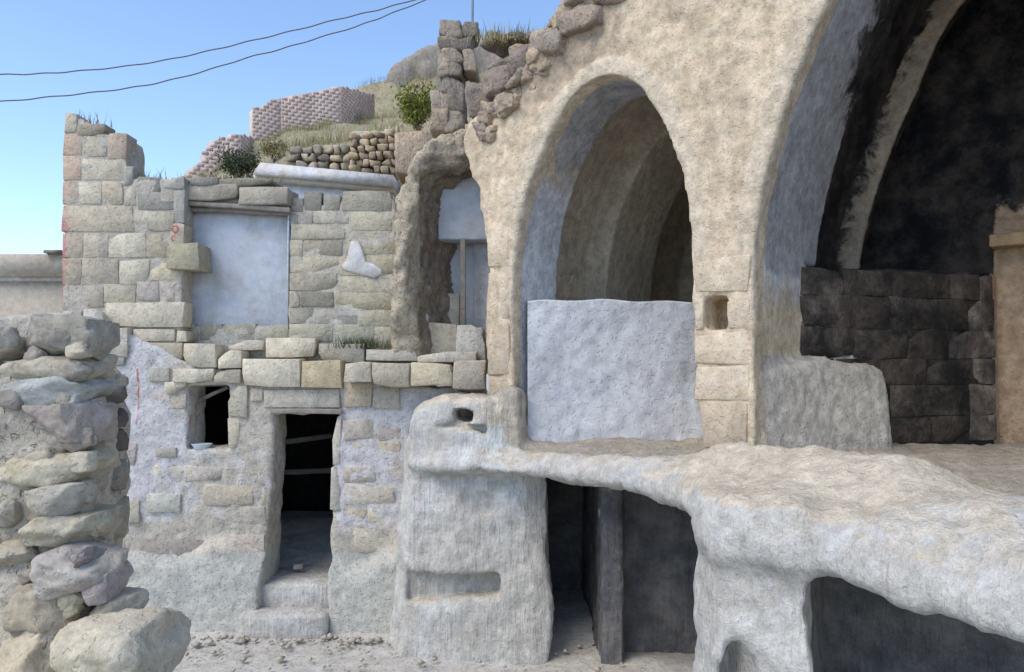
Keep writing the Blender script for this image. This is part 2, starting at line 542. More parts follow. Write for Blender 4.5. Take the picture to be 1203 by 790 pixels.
M['cable'] = plain('cable_sheath', (0.13, 0.12, 0.13), 0.6, 0.4, 0.1, 10)
M['metal'] = plain('pole_metal', (0.20, 0.20, 0.22), 0.5, 0.5, 0.2, 10, 0.6)
M['enamel'] = plain('pale_enamel', (0.55, 0.60, 0.62), 0.35, 0.5, 0.1, 10)
def leafmat(name, a, b):
    s = NT(name)
    oi = s.noise(9.0, 3, 0.6)
    s.l(s.mix(s.ramp(oi, 0.35, 0.65), a, b), s.b.inputs['Base Color'])
    s.b.inputs['Roughness'].default_value = 0.7
    return s.m
M['leaf'] = leafmat('bright_leaf', (0.15, 0.18, 0.03), (0.24, 0.24, 0.055))
M['darkleaf'] = leafmat('grey_green_leaf', (0.05, 0.07, 0.035), (0.09, 0.10, 0.05))
M['drygrass'] = leafmat('dry_grass', (0.34, 0.28, 0.14), (0.22, 0.21, 0.10))
M['bark'] = plain('bark', (0.14, 0.11, 0.08), 0.9, 0.1, 0.2, 15)

# ================================================================== THE SETTING
# ---- courtyard ground: one sheet, fine near the house
def axis_fine(lo, hi, step, far):
    a = list(np.arange(lo, hi + step, step))
    k = step
    while a[-1] < far: k *= 1.5; a.append(a[-1] + k)
    k = step
    while a[0] > -far: k *= 1.5; a.insert(0, a[0] - k)
    return np.array(a)
gx, gy = axis_fine(-7, 4, 0.08, 400), axis_fine(6.5, 11.2, 0.08, 400)
GX, GY = np.meshgrid(gx, gy, indexing='ij')
gp = np.stack([GX.ravel(), GY.ravel(), np.zeros(GX.size)], 1)
near = np.exp(-((gp[:, 0] + 2) / 9) ** 4 - ((gp[:, 1] - 9) / 6) ** 4)
gz = fbm(gp * 1.1, 4, 3) * 0.05 + fbm(gp * 5, 3, 4) * 0.014
gz += 0.10 * sstep(9.6, 10.5, gp[:, 1]) * (gp[:, 1] < 12)
gp[:, 2] = gz * near - 0.02
n0, n1 = GX.shape
ii = np.arange(n0 * n1).reshape(n0, n1)
gq = np.stack([ii[:-1, :-1], ii[1:, :-1], ii[1:, 1:], ii[:-1, 1:]], -1).reshape(-1, 4)
ground = put('ground', gp, gq, M['ground'], origin=np.zeros(3))
tag(ground, kind='structure')

# ---- carved rock: ledge, overhang, rock-cut rooms below it
lo, h = (-2.1, 2.6, -0.2), 0.046
ax, (X, Y, Z) = grid(lo, (8.2, 12.9, 3.5), h)
X2, Y2 = X[:, :, 0], Y[:, :, 0]
X2, Y2 = np.broadcast_arrays(X2, Y2)
lip = [(-1.42, 10.4), (-1.36, 9.6), (-0.95, 9.22), (-0.45, 9.05), (0.46, 8.62), (0.8, 8.1), (1.1, 7.5), (1.42, 7.0), (1.52, 6.5), (1.46, 6.0), (1.7, 5.6),
       (2.08, 5.2), (2.42, 4.5), (2.72, 3.95), (3.4, 3.1), (4.5, 2.9), (7.9, 3.2), (7.9, 12.6), (-1.42, 12.6)]
dl = poly_sdf(X2, Y2, lip)
XY = np.stack([X2.ravel(), Y2.ravel(), np.zeros(X2.size)], 1)
nz1 = fbm(XY * 0.9, 3, 41).reshape(X2.shape)
nz2 = fbm(XY * 2.6, 3, 42).reshape(X2.shape)
top = 2.6 + 0.05 * nz1 + 0.03 * nz2 - 0.22 * np.exp(-(np.maximum(-dl, 0) / 0.55) ** 2)
def seg_bump(ax_, ay_, bx_, by_, r):
    ex, ey = bx_ - ax_, by_ - ay_
    t = np.clip(((X2 - ax_) * ex + (Y2 - ay_) * ey) / (ex * ex + ey * ey), 0, 1)
    return np.exp(-(((X2 - ax_ - ex * t) ** 2 + (Y2 - ay_ - ey * t) ** 2) / r ** 2))
top = top + 0.19 * seg_bump(2.15, 7.25, 3.05, 5.95, 0.42) + 0.10 * seg_bump(2.9, 4.9, 4.2, 3.6, 0.5) - 0.10 * seg_bump(3.9, 6.2, 5.5, 5.6, 0.7)
top = top + 0.13 * seg_bump(0.4, 8.75, 1.6, 7.2, 0.3)
bot = 2.22 - 0.05 * (9 - Y2).clip(0, 8) + 0.05 * nz2
bot = bot + 0.10 * seg_bump(0.9, 7.9, 1.4, 7.1, 0.5)
dl3 = dl[:, :, None]
slab = smax(smax(dl3 + 0.02, Z - top[:, :, None], 0.30), bot[:, :, None] - Z, 0.16)
def mass(poly, batter, z1, k=0.12, z0=-1.0):
    d = poly_sdf(X2, Y2, poly)[:, :, None] - batter * (2.2 - Z).clip(0, 3)
    return smax(smax(d, Z - z1, k), z0 - Z, 0.05)
m1 = mass([(-1.34, 12), (-1.36, 9.86), (-1.22, 9.66), (-0.6, 9.52), (0.2, 9.42), (0.42, 9.46), (0.42, 12)], 0.10, 2.5)
# the door side of that mass stays plumb
m1 = smax(m1, X - 0.46 - 0.02 * np.sin(Z * 3), 0.05)
post = mass([(1.1, 12), (1.09, 9.22), (1.3, 9.2), (1.36, 9.62), (2.7, 9.5), (2.9, 12)], 0.015, 2.5, 0.06)
near_r = mass([(1.52, 6.3), (1.56, 5.9), (2.06, 5.42), (2.16, 5.7), (2.6, 6.6), (3.1, 7.6), (3.1, 9.8), (2.6, 9.8), (2.25, 8.2), (1.8, 7.0)], 0.035, 2.5, 0.15)
backc = mass([(2.5, 7.0), (3.5, 6.6), (4.6, 6.1), (7.0, 5.2), (7.8, 6), (7.8, 12.6), (2.75, 12.6), (2.75, 9.8)], 0.0, 2.5)
rear = mass([(-1.4, 12.7), (-1.4, 11.9), (3.2, 11.9), (3.2, 12.7)], 0.0, 2.5)
d = smin(slab, m1, 0.10)
d = smin(d, post, 0.08); d = smin(d, near_r, 0.18); d = smin(d, backc, 0.1); d = smin(d, rear, 0.05)
# the lumpy block at the left end of the ledge, with a slot through it
lump = poly_sdf(X2, Y2, [(-1.28, 9.62), (-0.8, 9.42), (-0.35, 9.35), (0.0, 9.45), (0.14, 9.62), (0.0, 10.3), (-1.3, 10.5)])[:, :, None]
lt = (3.12 + 0.06 * nz2 - 0.12 * sstep(-0.9, -1.4, X2))[:, :, None]
lump = smax(smax(lump, Z - lt, 0.18), 2.2 - Z, 0.1)
foot = poly_sdf(X2, Y2, [(-0.25, 9.55), (0.06, 9.32), (0.22, 9.5), (0.2, 9.9), (-0.2, 9.9)])[:, :, None] + 0.10 * (Z - 2.6)
foot = smax(foot, Z - 3.25, 0.1)
d = smin(d, lump, 0.14); d = smin(d, smax(foot, 2.3 - Z, 0.1), 0.12)
def ell(c, r):
    return (np.sqrt(((X - c[0]) / r[0]) ** 2 + ((Y - c[1]) / r[1]) ** 2 + ((Z - c[2]) / r[2]) ** 2) - 1) * min(r)
hole = smax(np.abs(X - W(545, 489, 9.4)[0]) - 0.11, np.abs(Z - W(545, 489, 9.4)[2]) - 0.062, 0.04)
hole = np.maximum(hole + 0 * Y, np.abs(Y - 9.5) - 0.42)
d = smax(d, -hole, 0.03)
# shallow grooves in the lump
gr = np.maximum(np.abs(Z - 2.74 - 0.03 * np.sin(X * 7)) - 0.028, np.abs(X + 0.75) - 0.42)
d = smax(d, -np.maximum(gr + 0 * Y, Y - 9.52), 0.05)
# niche in the face of the rock
c0, c1 = W(474, 714, 9.35), W(588, 677, 9.35)
nb_ = smax(np.maximum(c0[0] - X, X - c1[0]) + 0.0, np.maximum(c0[2] + 0.10 * (X - c0[0]) - Z, Z - c1[2] - 0.02 * (X - c0[0])), 0.05)
d = smax(d, -smax(nb_ + 0 * Y, Y - 9.64 + 0.06 * (Z - 0.8), 0.03), 0.035)
nb2 = ell((W(560, 592, 9.4)[0], 9.42, W(560, 592, 9.4)[2]), (0.3, 0.14, 0.15))
d = smax(d, -nb2, 0.06)
# small round hole at the foot of the near rock
hc = W(836, 800, 5.75)
d = smax(d, -ell((1.68, 5.75, 1.10), (0.11, 0.45, 0.36)), 0.04)
v, q = surface_nets(d, lo, h)
v = relax(v, q, 1, 0.4)
v = disp(v, q, [((1.6,) * 3, 0.06, 3), ((6, 6, 4), 0.03, 3), ((2.4, 2.4, 3.0), -0.028, 4), ((15, 15, 5), 0.016, 2)], 5)
up = vnormals(v, q)[:, 2]
cream = sstep(0.25, 0.8, up) * (0.5 + 0.7 * np.exp(-(((v[:, 0] - 2.6) / 0.9) ** 2 + ((v[:, 1] - 6.6) / 0.9) ** 2)))
cream = cream + 0.75 * np.exp(-(((v[:, 0] + 0.1) / 0.7) ** 2 + ((v[:, 1] - 9.5) / 0.4) ** 2 + ((v[:, 2] - 2.95) / 0.3) ** 2))
fl = (v - np.array([P0[0], P0[1], 0]))
tt = fl[:, 0] * V[0] + fl[:, 1] * V[1]
dust = sstep(-0.6, 0.2, tt) * sstep(2.3, 2.55, v[:, 2])
painted_shade = sstep(2.35, 2.1, v[:, 2]) * np.maximum(sstep(0.42, 0.56, v[:, 0]) * sstep(9.4, 9.75, v[:, 1]) * (v[:, 0] < 1.07),  # shade of the rooms and recess below the ledge, painted into the colour
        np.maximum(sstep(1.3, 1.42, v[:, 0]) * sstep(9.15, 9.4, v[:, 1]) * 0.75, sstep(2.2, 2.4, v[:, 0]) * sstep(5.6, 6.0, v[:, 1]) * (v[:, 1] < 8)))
painted_shade = np.maximum(painted_shade, 0.62 * sstep(2.3, 2.1, v[:, 2]) * sstep(1.02, 1.06, v[:, 0]) * (v[:, 0] < 1.4) * sstep(9.0, 9.1, v[:, 1]))  # post under the overhang gets weaker painted shade
dust = dust * sstep(0.75, 0.4, np.exp(-(((v[:, 0] - 2.6) / 0.8) ** 2 + ((v[:, 1] - 6.6) / 0.9) ** 2)))
rockledge = put('rock_ledge', v, q, M['ledge'], origin=np.array([1.0, 8.0, 0.0]), attrs={'cream': cream, 'dust': dust, 'painted_shade': painted_shade})
tag(rockledge, kind='structure')
rockledge['label'] = 'pale hewn rock ledge overhanging dark rock cut rooms'

# ================================================================== THE ARCADE
arc = thing('arcade_wall', 'tall cream stone wall with pointed arches standing on the rock ledge', 'wall', tuple(A2W((2.5, 0.0, 2.6))))
def px_poly(pts): return [WA(*p) for p in pts]
front = px_poly([(573, 560), (571, 425), (570, 300), (567, 260), (560, 225), (551, 193), (545, 170), (552, 148), (575, 120), (600, 92), (626, 58), (650, 14)])
front = front + [(1.0, 8.7), (1.5, 9.0), (7.3, 9.0), (7.3, 2.3), (front[0][0], 2.3)]
P2 = px_poly([(604, 530), (602, 440), (601, 330), (605, 285), (613, 243), (627, 198), (646, 153), (668, 117), (692, 95), (716, 87), (740, 93), (763, 116),
              (784, 155), (798, 195), (807, 240), (812, 300), (813, 400), (820, 480), (828, 530)])
P2 = chaikin(P2)
P2 = P2 + [(P2[-1][0], 2.0), (P2[0][0], 2.0)]
P3 = px_poly([(888, 545), (884, 400), (885, 300), (893, 230), (912, 150), (940, 72), (970, 5)])
P3 = P3 + [(4.0, 7.4), (4.25, 7.75), (4.75, 8.25), (5.15, 8.45), (5.55, 8.25), (6.1, 7.6), (6.7, 6.5), (7.05, 4.6), (7.05, 2.0)]
P3 = chaikin(P3) + [(P3[0][0], 2.0)]
lo, h = (-1.35, -0.2, 2.2), 0.042
ax, (S, T, Z) = grid(lo, (7.5, 5.2, 9.2), h)
S2, Z2 = np.broadcast_arrays(S[:, 0, :], Z[:, 0, :])
SZ = np.stack([S2.ravel() * 1.0, np.zeros(S2.size), Z2.ravel()], 1)
wob = fbm(SZ * 2.2, 3, 77).reshape(S2.shape) * 0.045
f2 = poly_sdf(S2, Z2, front) + wob * 1.6
d2 = poly_sdf(S2, Z2, P2) + wob * 0.3
d3 = poly_sdf(S2, Z2, P3) + wob * 0.3
t1 = ax[1]
depth = np.where(ax[0] < -0.52, 0.62, 5.0)[:, None]        # the wall end is thin, the rest runs back into the hill
body = np.maximum(f2[:, None, :], np.maximum(-T, T - depth[:, :, None]))
rim2 = sstep(0.24, 0.20, np.minimum(d2, d3)) * (Z2 > 4.0)
body = smax(f2[:, None, :] + 0 * T, np.maximum(-T - 0.010 * rim2[:, None, :], T - depth[:, :, None]), 0.06)
def prof(cuts):
    o = np.zeros(len(t1))
    for a, b, val in cuts: o[(t1 >= a) & (t1 < b)] = val
    return o
o2 = prof([(0.93, 2.0, 0.33), (2.0, 3.3, 0.0), (3.3, 9, 0.33)])
o3 = prof([(1.66, 2.95, 0.26), (2.95, 3.2, -0.03), (3.2, 9, 0.25)])
v2 = smax(d2[:, None, :] - o2[None, :, None], T - 4.7, 0.05)
v3 = smax(d3[:, None, :] - o3[None, :, None], T - 3.75, 0.05)
S3, T3 = np.broadcast_arrays(S[:, :, 0], T[:, :, 0])
low_up = poly_sdf(S3, T3, [(2.6, 1.17), (3.04, 1.17), (4.44, 3.5), (4.44, 5), (2.6, 5)])
low_dn = poly_sdf(S3, T3, [(2.6, 0.10), (3.04, 0.16), (3.16, 0.55), (3.72, 1.93), (3.66, 2.15), (2.6, 2.2)])
fill_up = np.maximum(low_up[:, :, None], Z - 4.62)
fill_dn = smax(low_dn[:, :, None] + 0.10 * (Z - 3.0), Z - 3.56 + 0.05 * np.sin(T * 4), 0.14)
fill = np.minimum(fill_up, fill_dn)
v3 = np.maximum(v3, -fill)
body = smax(body, -v2, 0.012)
body = smax(body, -v3, 0.012)
# putlog hole in the pier, slot under the vault
a0, b0 = WA(828, 387), WA(853, 349)
body = smax(body, -np.maximum(np.maximum(a0[0] - S, S - b0[0]) + 0 * T, np.maximum(np.maximum(a0[1] - Z, Z - b0[1]), T - 0.42)), 0.02)
for (sa, sb, ta, tb, za, zb) in ((2.9, 3.6, 1.3, 2.2, 4.5, 4.6),):
    body = np.maximum(body, -np.maximum(np.maximum(np.maximum(sa - S, S - sb), np.maximum(ta - T, T - tb)), np.maximum(za - Z, Z - zb)))
v, q = surface_nets(body, lo, h)
v = relax(v, q, 1, 0.35)
fr = sstep(0.25, 0.0, v[:, 1])
rimv = sstep(0.24, 0.19, np.minimum(poly_sdf(v[:, 0], v[:, 2], P2), poly_sdf(v[:, 0], v[:, 2], P3))) * fr * (v[:, 2] > 4.0)
fr = fr * (1 - 0.6 * rimv)
v = disp(v, q, [((1.3,) * 3, 0.05, 3), ((5,) * 3, 0.03, 3), ((3.2, 3.2, 1.6), -0.035, 3), ((16,) * 3, 0.012, 2)], 15, mask=0.25 + fr * (0.45 + 0.55 * sstep(5.0, 7.0, v[:, 2])) + 0.75 * (v[:, 0] > 2.98) * (v[:, 1] > 0.2) * (v[:, 1] < 2.2) * (v[:, 2] < 3.7))
s_, t_, z_ = v.T
in2 = ((s_ > -0.45) & (s_ < 2.44)).astype(float)
in3 = ((s_ > 2.9) | ((s_ > 2.55) & (t_ > 1.4))).astype(float)
white = in2 * sstep(0.10, 0.22, t_) * sstep(1.15, 1.0, t_) * (1.0 - 0.62 * sstep(4.6, 6.3, z_))
grey = in2 * sstep(0.12, 0.25, t_) * sstep(1.15, 1.0, t_) * sstep(5.0, 6.4, z_) * 0.62
tan = in2 * sstep(0.9, 1.1, t_)
grey = grey + in3 * sstep(0.14, 0.3, t_) * sstep(1.75, 1.68, t_) * sstep(4.2, 4.7, z_) * 0.95
white = white + in3 * sstep(0.10, 0.25, t_) * sstep(1.6, 1.2, t_) * np.exp(-((z_ - 4.5) / 0.75) ** 2) * 0.55
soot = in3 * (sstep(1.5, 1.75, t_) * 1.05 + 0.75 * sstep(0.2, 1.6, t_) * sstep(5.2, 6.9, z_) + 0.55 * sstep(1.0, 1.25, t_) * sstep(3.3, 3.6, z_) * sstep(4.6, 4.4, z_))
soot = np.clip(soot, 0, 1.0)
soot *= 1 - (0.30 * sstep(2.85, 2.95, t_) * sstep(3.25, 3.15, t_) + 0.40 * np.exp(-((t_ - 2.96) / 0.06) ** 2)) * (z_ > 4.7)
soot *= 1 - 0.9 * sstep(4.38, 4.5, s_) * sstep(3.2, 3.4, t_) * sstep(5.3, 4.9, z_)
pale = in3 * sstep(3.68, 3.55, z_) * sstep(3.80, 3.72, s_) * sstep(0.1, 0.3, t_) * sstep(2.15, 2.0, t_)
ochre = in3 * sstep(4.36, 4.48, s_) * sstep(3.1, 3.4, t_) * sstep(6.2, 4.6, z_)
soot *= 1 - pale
rib3 = in3 * sstep(2.85, 2.95, t_) * sstep(3.25, 3.15, t_) * (z_ > 4.7)
drip = rib3 * 1.2 + fr * (0.62 * sstep(5.6, 7.6, z_) * sstep(2.6, 0.8, s_) + 0.34 * fbm(v * np.array([1.4, 1, 0.5]), 3, 88) + 0.12)
mas = put('masonry', A2W(v), q, M['arcade'], arc, attrs={'rim': rimv * 0.75, 'drip': drip, 'white': white, 'grey': grey, 'tan': tan, 'soot': soot, 'pale': pale, 'ochre': ochre})

# dressed blocks of the piers
def pier_block(x0, x1, y0, y1, seed, tint=(1, 1, 1), proud=0.014, dep=0.30, t=0.0):
    sa, za = WA(x0, y1); sb, zb = WA(x1, y0)
    v, q = gridbox(sb - sa - 0.012, dep, zb - za - 0.012, seed, 0.015, 3, 0.010, skew=0.08)
    v = v + np.array([(sa + sb) / 2, t - proud + dep / 2, (za + zb) / 2])
    return put('stone', A2W(v), q, M['pier'], arc, tint=tint)
M['pier'] = rock('pier_limestone', (0.56, 0.46, 0.34), (0.50, 0.41, 0.30), (0.62, 0.54, 0.43), 1.1, 6, 0.014, 0.008, tint=True, stain=((0.40, 0.33, 0.25), 0.4))
for i, r in enumerate([(824, 878, 472, 526), (817, 881, 430, 470), (816, 881, 390, 429), (816, 827, 349, 388), (855, 881, 349, 388), (815, 881, 300, 346), (574, 600, 442, 466),
                       (573, 599, 380, 440), (573, 599, 318, 378), (572, 599, 262, 316)]):
    pier_block(*r, seed=200 + i, tint=(1.02, 1.0, 0.98))

# soot blackened ashlar lining the side of the large arch
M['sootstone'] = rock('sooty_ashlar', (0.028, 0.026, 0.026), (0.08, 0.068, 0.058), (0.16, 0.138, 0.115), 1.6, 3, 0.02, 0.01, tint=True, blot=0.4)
q0, q1 = np.array([3.04, 1.17]), np.array([4.44, 3.5]); ln = np.linalg.norm(q1 - q0); e_ = (q1 - q0) / ln
z = 2.62; i = 0
for hgt in (0.30, 0.36, 0.30, 0.34, 0.36, 0.30):
    u = 0.0
    while u < ln - 0.02:
        wd = min(rnd.uniform(0.42, 0.85), ln - u)
        if ln - u - wd < 0.2: wd = ln - u
        if z + hgt < 3.45 and u < ln * 0.36:
            u += wd; continue
        mid = q0 + e_ * (u + wd / 2)
        v, q = gridbox(wd - 0.003, 0.2, hgt - 0.003, 260 + i, 0.006, 3, 0.012, skew=0.05)
        v = v + np.array([0, 0.1 - rnd.uniform(0.012, 0.022), 0])
        loc = np.stack([mid[0] + v[:, 0] * e_[0] + v[:, 1] * -e_[1], mid[1] + v[:, 0] * e_[1] + v[:, 1] * e_[0], v[:, 2] + z + hgt / 2], 1)
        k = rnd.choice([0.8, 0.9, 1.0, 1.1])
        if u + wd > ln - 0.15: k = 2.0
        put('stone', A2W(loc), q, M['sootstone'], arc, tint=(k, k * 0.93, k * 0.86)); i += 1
        u += wd
    z += hgt

v, q = gridbox(2.0, 0.34, 0.16, 299, 0.02, 4, 0.012)
put('corbel', A2W(v + np.array([5.42, 3.64, 5.0])), q, M['pier'], arc, tint=(0.8, 0.66, 0.52))
# white limewashed rough wall closing the foot of the middle arch
na, nb = 110, 72
A_, B_ = np.meshgrid(np.linspace(0, 1, na), np.linspace(0, 1, nb), indexing='ij')
p_a, p_b = np.array([-0.05, 0.20]), np.array([2.85, 2.70])
al = (p_b - p_a) / np.linalg.norm(p_b - p_a); nr = np.array([al[1], -al[0]])
base = p_a + A_[..., None] * (p_b - p_a)
zz = 2.45 + B_ * 1.87
rp = np.stack([A_.ravel() * 3.8, np.zeros(A_.size), zz.ravel()], 1)
dd = (fbm(rp * 1.6, 3, 51) * 0.07 + fbm(rp * np.array([9, 1, 6]), 3, 52) * 0.018 + 0.10 * (1 - B_.ravel()) ** 2).reshape(A_.shape)
wv = np.empty(A_.shape + (3,))
wv[..., 0] = base[..., 0] + nr[0] * dd; wv[..., 1] = base[..., 1] + nr[1] * dd
wv[..., 2] = zz + (B_ ** 6) * (0.015 * np.sin(A_ * 9) + 0.012 * np.sin(A_ * 31))
back = wv[:, -1:, :].copy(); back = back + np.array([-0.5, 0.6, 0.04])
back2 = back + np.array([-0.2, 1.2, 0.0])
wv = np.concatenate([wv, back, back2], 1)
n0, n1 = wv.shape[:2]
ii = np.arange(n0 * n1).reshape(n0, n1)
wq = np.stack([ii[:-1, :-1], ii[1:, :-1], ii[1:, 1:], ii[:-1, 1:]], -1).reshape(-1, 4)
ww = put('limewashed_wall', A2W(wv.reshape(-1, 3)), wq, M['white'], arc)
ww['label'] = 'rough white limewashed low wall inside the middle arch'

# weathered rocks bedded along the broken top of the arcade
k = 0
for (x0, x1, y0, y1, t, tn) in [(556, 574, 30, 56, 0.25, (0.8, 0.75, 0.75)), (576, 598, 28, 46, 0.3, (0.8, 0.78, 0.75)), (544, 573, 88, 140, 0.05, (0.95, 0.88, 0.85)),
                                (570, 606, 74, 114, 0.03, (0.85, 0.78, 0.75)), (600, 631, 52, 92, 0.02, (1, 0.92, 0.88)), (626, 664, 30, 70, 0.0, (1.05, 0.98, 0.92)),
                                (660, 704, -6, 46, 0.0, (1.1, 1.0, 0.92)), (700, 750, -40, 12, 0.0, (1.1, 1, 0.9)), (600, 625, 36, 58, 0.5, (0.9, 0.9, 0.85)), (640, 668, 2, 34, 0.35, (0.7, 0.7, 0.7)),
                                (560, 585, 56, 84, 0.3, (1.1, 1, 0.9)), (586, 606, 44, 74, 0.3, (1.1, 1, 0.85))]:
    sa, za = WA(x0, y1); sb, zb = WA(x1, y0)
    v, q = ico_rock((sb - sa) * 1.22, 0.55, (zb - za) * 1.2, 300 + k, 3, 0.17, 0.55)
    v = roty(v, rnd.uniform(-0.15, 0.35))
    v = v + np.array([(sa + sb) / 2, t + 0.12, (za + zb) / 2])
    o = put('coping_rock', A2W(v), q, M['crag'], arc, tint=tn); k += 1

# broken rubble band just below the top edge of the arcade
topl = np.array([WA(x, y) for x, y in [(552, 150), (575, 122), (600, 95), (626, 62), (650, 18), (690, -30)]])
for i in range(46):
    u = rnd.uniform(0, 1) * (len(topl) - 1); k0 = min(int(u), len(topl) - 2)
    p = topl[k0] + (topl[k0 + 1] - topl[k0]) * (u - k0)
    sz = rnd.uniform(0.14, 0.34)
    v, q = ico_rock(sz * rnd.uniform(0.8, 1.4), sz * 0.9, sz * rnd.uniform(0.6, 1.1), 1300 + i, 3, 0.18, 0.6)
    v = roty(v, rnd.uniform(-0.6, 0.6)) + np.array([p[0] + rnd.uniform(0, 0.30), rnd.uniform(-0.01, 0.10), p[1] + rnd.uniform(-0.28, 0.10)])
    put('rubble_stone', A2W(v), q, M['crag'], arc, tint=rnd.choice([(1.15, 1.05, 0.92), (1.35, 1.2, 1.0), (0.95, 0.88, 0.82), (1.5, 1.32, 1.08)]))

# ---- ruined stub of masonry standing on the wall end, with a mast
stub = thing('ruined_stone_stub', 'narrow ruined stub of stacked brown stones beside the green bush', 'ruin', tuple(W(535, 162, 11.2)))
for i, (x0, x1, y0, y1) in enumerate([(518, 544, 33, 52), (519, 556, 51, 66), (521, 545, 66, 82), (519, 546, 81, 98), (520, 546, 97, 116), (546, 560, 64, 92), (507, 530, 114, 138), (528, 548, 112, 140),
                                      (507, 527, 136, 163), (524, 546, 138, 160), (544, 562, 32, 50)]):
    a, b = W(x0, y1, 11.2), W(x1, y0, 11.2)
    v, q = gridbox((b[0] - a[0]) * 1.03, 0.55, (b[2] - a[2]) * 1.04, 330 + i, 0.03, 4, 0.035, freq=4, skew=0.15)
    v = roty(v, rnd.uniform(-0.06, 0.06))
    put('stone', v + (a + b) / 2, q, M['crag'], stub, tint=[(1, 0.95, 0.9), (0.85, 0.82, 0.8), (1.15, 1.05, 0.95)][i % 3])
v, q = ico_rock(0.55, 0.5, 1.9, 349, 3, 0.1, 0.8)
put('core', v + W(532, 105, 11.35), q, M['crag'], stub)
v, q = tube([W(555, 62, 11.3), W(555, 20, 11.3), W(555.5, -40, 11.3)], 0.018, 8)
pole = put('thin_mast', v, q, M['metal'])
tag(pole, 'thin grey metal mast rising from the ruined stub', 'mast')

# ---- brown broken vault at the wall end
lo, h = (-1.9, 9.9, 3.4), 0.045
ax, (X, Y, Z) = grid(lo, (0.3, 12.7, 7.3), h)
yf = 10.38 + 0.25 * sstep(-1.3, -1.0, X) + 0 * Z
xr = -1.30 + (Y - 10.38) * 0.46 - 0.10 * np.sin((Z - 3.9) * 1.6) + 1.05 * sstep(6.0, 6.55, Z) * sstep(10.4, 10.8, Y)
zt = np.interp(ax[0], [-1.9, -1.58, -1.44, -1.1, -0.5, 0.3], [5.5, 5.9, 6.35, 6.7, 6.85, 6.9])[:, None, None]
d = smax(X - xr, -1.63 - X + 0 * Y, 0.03)
d = smax(d, 10.34 - Y + 0.10 * np.sin(Z * 2.3), 0.10)
d = smax(d, Z - zt, 0.15); d = smax(d, Y - 12.4, 0.05); d = smax(d, 3.55 - Z + 0.55 * sstep(10.6, 10.35, Y), 0.06)
d = smax(d, X + 0.1, 0.1)
sh = ell((-0.75, 10.4, 6.05), (0.55, 0.55, 0.22))
d = smax(d, -sh, 0.08)
v, q = surface_nets(d, lo, h)
v = disp(v, q, [((1.8, 1.8, 2.4), 0.08, 4), ((3.0, 3.0, 5.0), -0.07, 3), ((7,) * 3, 0.06, 3), ((14,) * 3, 0.02, 2)], 25)
tanm = sstep(-1.22, -1.36, v[:, 0]) + 0.9 * sstep(6.25, 6.6, v[:, 2])
bv = put('broken_vault', v, q, M['brown'], attrs={'tan': tanm})
tag(bv, 'rough brown broken vault beside the upper house wall', 'ruin')

# ---- little room behind the first arch
room1 = thing('plastered_back_wall', 'grey and white plastered back wall with a timber post behind the broken vault', 'wall', tuple(W(545, 400, 12.0)))
def pbox(x0, x1, y0, y1, Y, dep, name, mat, parent, seed, bevel=0.02, rough=0.008, tint=(1, 1, 1)):
    a, b = W(x0, y1, Y), W(x1, y0, Y)
    v, q = gridbox(b[0] - a[0], dep, b[2] - a[2], seed, bevel, 3, rough)
    v = v + np.array([(a[0] + b[0]) / 2, Y + dep / 2, (a[2] + b[2]) / 2])
    return put(name, v, q, mat, parent, tint=tint)
pbox(495, 640, 215, 440, 11.5, 0.3, 'wall', M['infill'], room1, 1)
pbox(515, 630, 188, 282, 11.05, 0.5, 'vault_haunch', M['infill'], room1, 2)
pbox(540.5, 547, 281, 392, 11.0, 0.07, 'post', M['wood'], room1, 3, 0.01, 0.004)
pbox(505, 540, 345, 385, 11.3, 0.19, 'low_infill', M['stone'], room1, 4)
pbox(556, 640, 283, 400, 11.35, 0.14, 'white_panel', M['white'], room1, 5)

# ================================================================== THE RUINED HOUSE
house = thing('ruined_house', 'ruined two storey stone house front with dark doorway and small window', 'house', (-4.0, 10.6, 0))
def wall_px(name, polys, Y, thick, mat, parent, cut=(), yfun=None, attr=None, seed=1, lo=None, hi=None, h=0.04, layers=None):
    allp = []
    PP = []
    for p in polys:
        c = [(lambda w_: (w_[0], w_[2]))(W(x, y, Y)) for x, y in p]
        PP.append(c); allp += c
    CC = [[(lambda w_: (w_[0], w_[2]))(W(x, y, Y)) for x, y in p] for p in cut]
    a = np.array(allp)
    lo3 = (a[:, 0].min() - 0.2, Y - 0.5, a[:, 1].min() - 0.15); hi3 = (a[:, 0].max() + 0.2, Y + thick + 0.15, a[:, 1].max() + 0.2)
    ax, (X, Yg, Z) = grid(lo3, hi3, h)
    X2, Z2 = np.broadcast_arrays(X[:, 0, :], Z[:, 0, :])
    nz = fbm(np.stack([X2.ravel() * 4, np.zeros(X2.size), Z2.ravel() * 4], 1), 3, seed).reshape(X2.shape) * 0.03
    d = None
    for c in PP:
        e = poly_sdf(X2, Z2, c) + nz
        d = e if d is None else np.minimum(d, e)
    for c in CC:
        d = np.maximum(d, -(poly_sdf(X2, Z2, c) + nz * 0.4))
    off = np.zeros_like(X2) if yfun is None else yfun(X2, Z2)
    d3_ = smax(d[:, None, :] + 0 * Yg, np.maximum((Y + off)[:, None, :] - Yg, Yg - Y - thick), 0.035)
    v, q = surface_nets(d3_, lo3, h)
    v = disp(v, q, layers or [((2,) * 3, 0.014, 3), ((8,) * 3, 0.010, 3)], seed + 3)
    return put(name, v, q, mat, parent, attrs=attr(v) if attr else None)

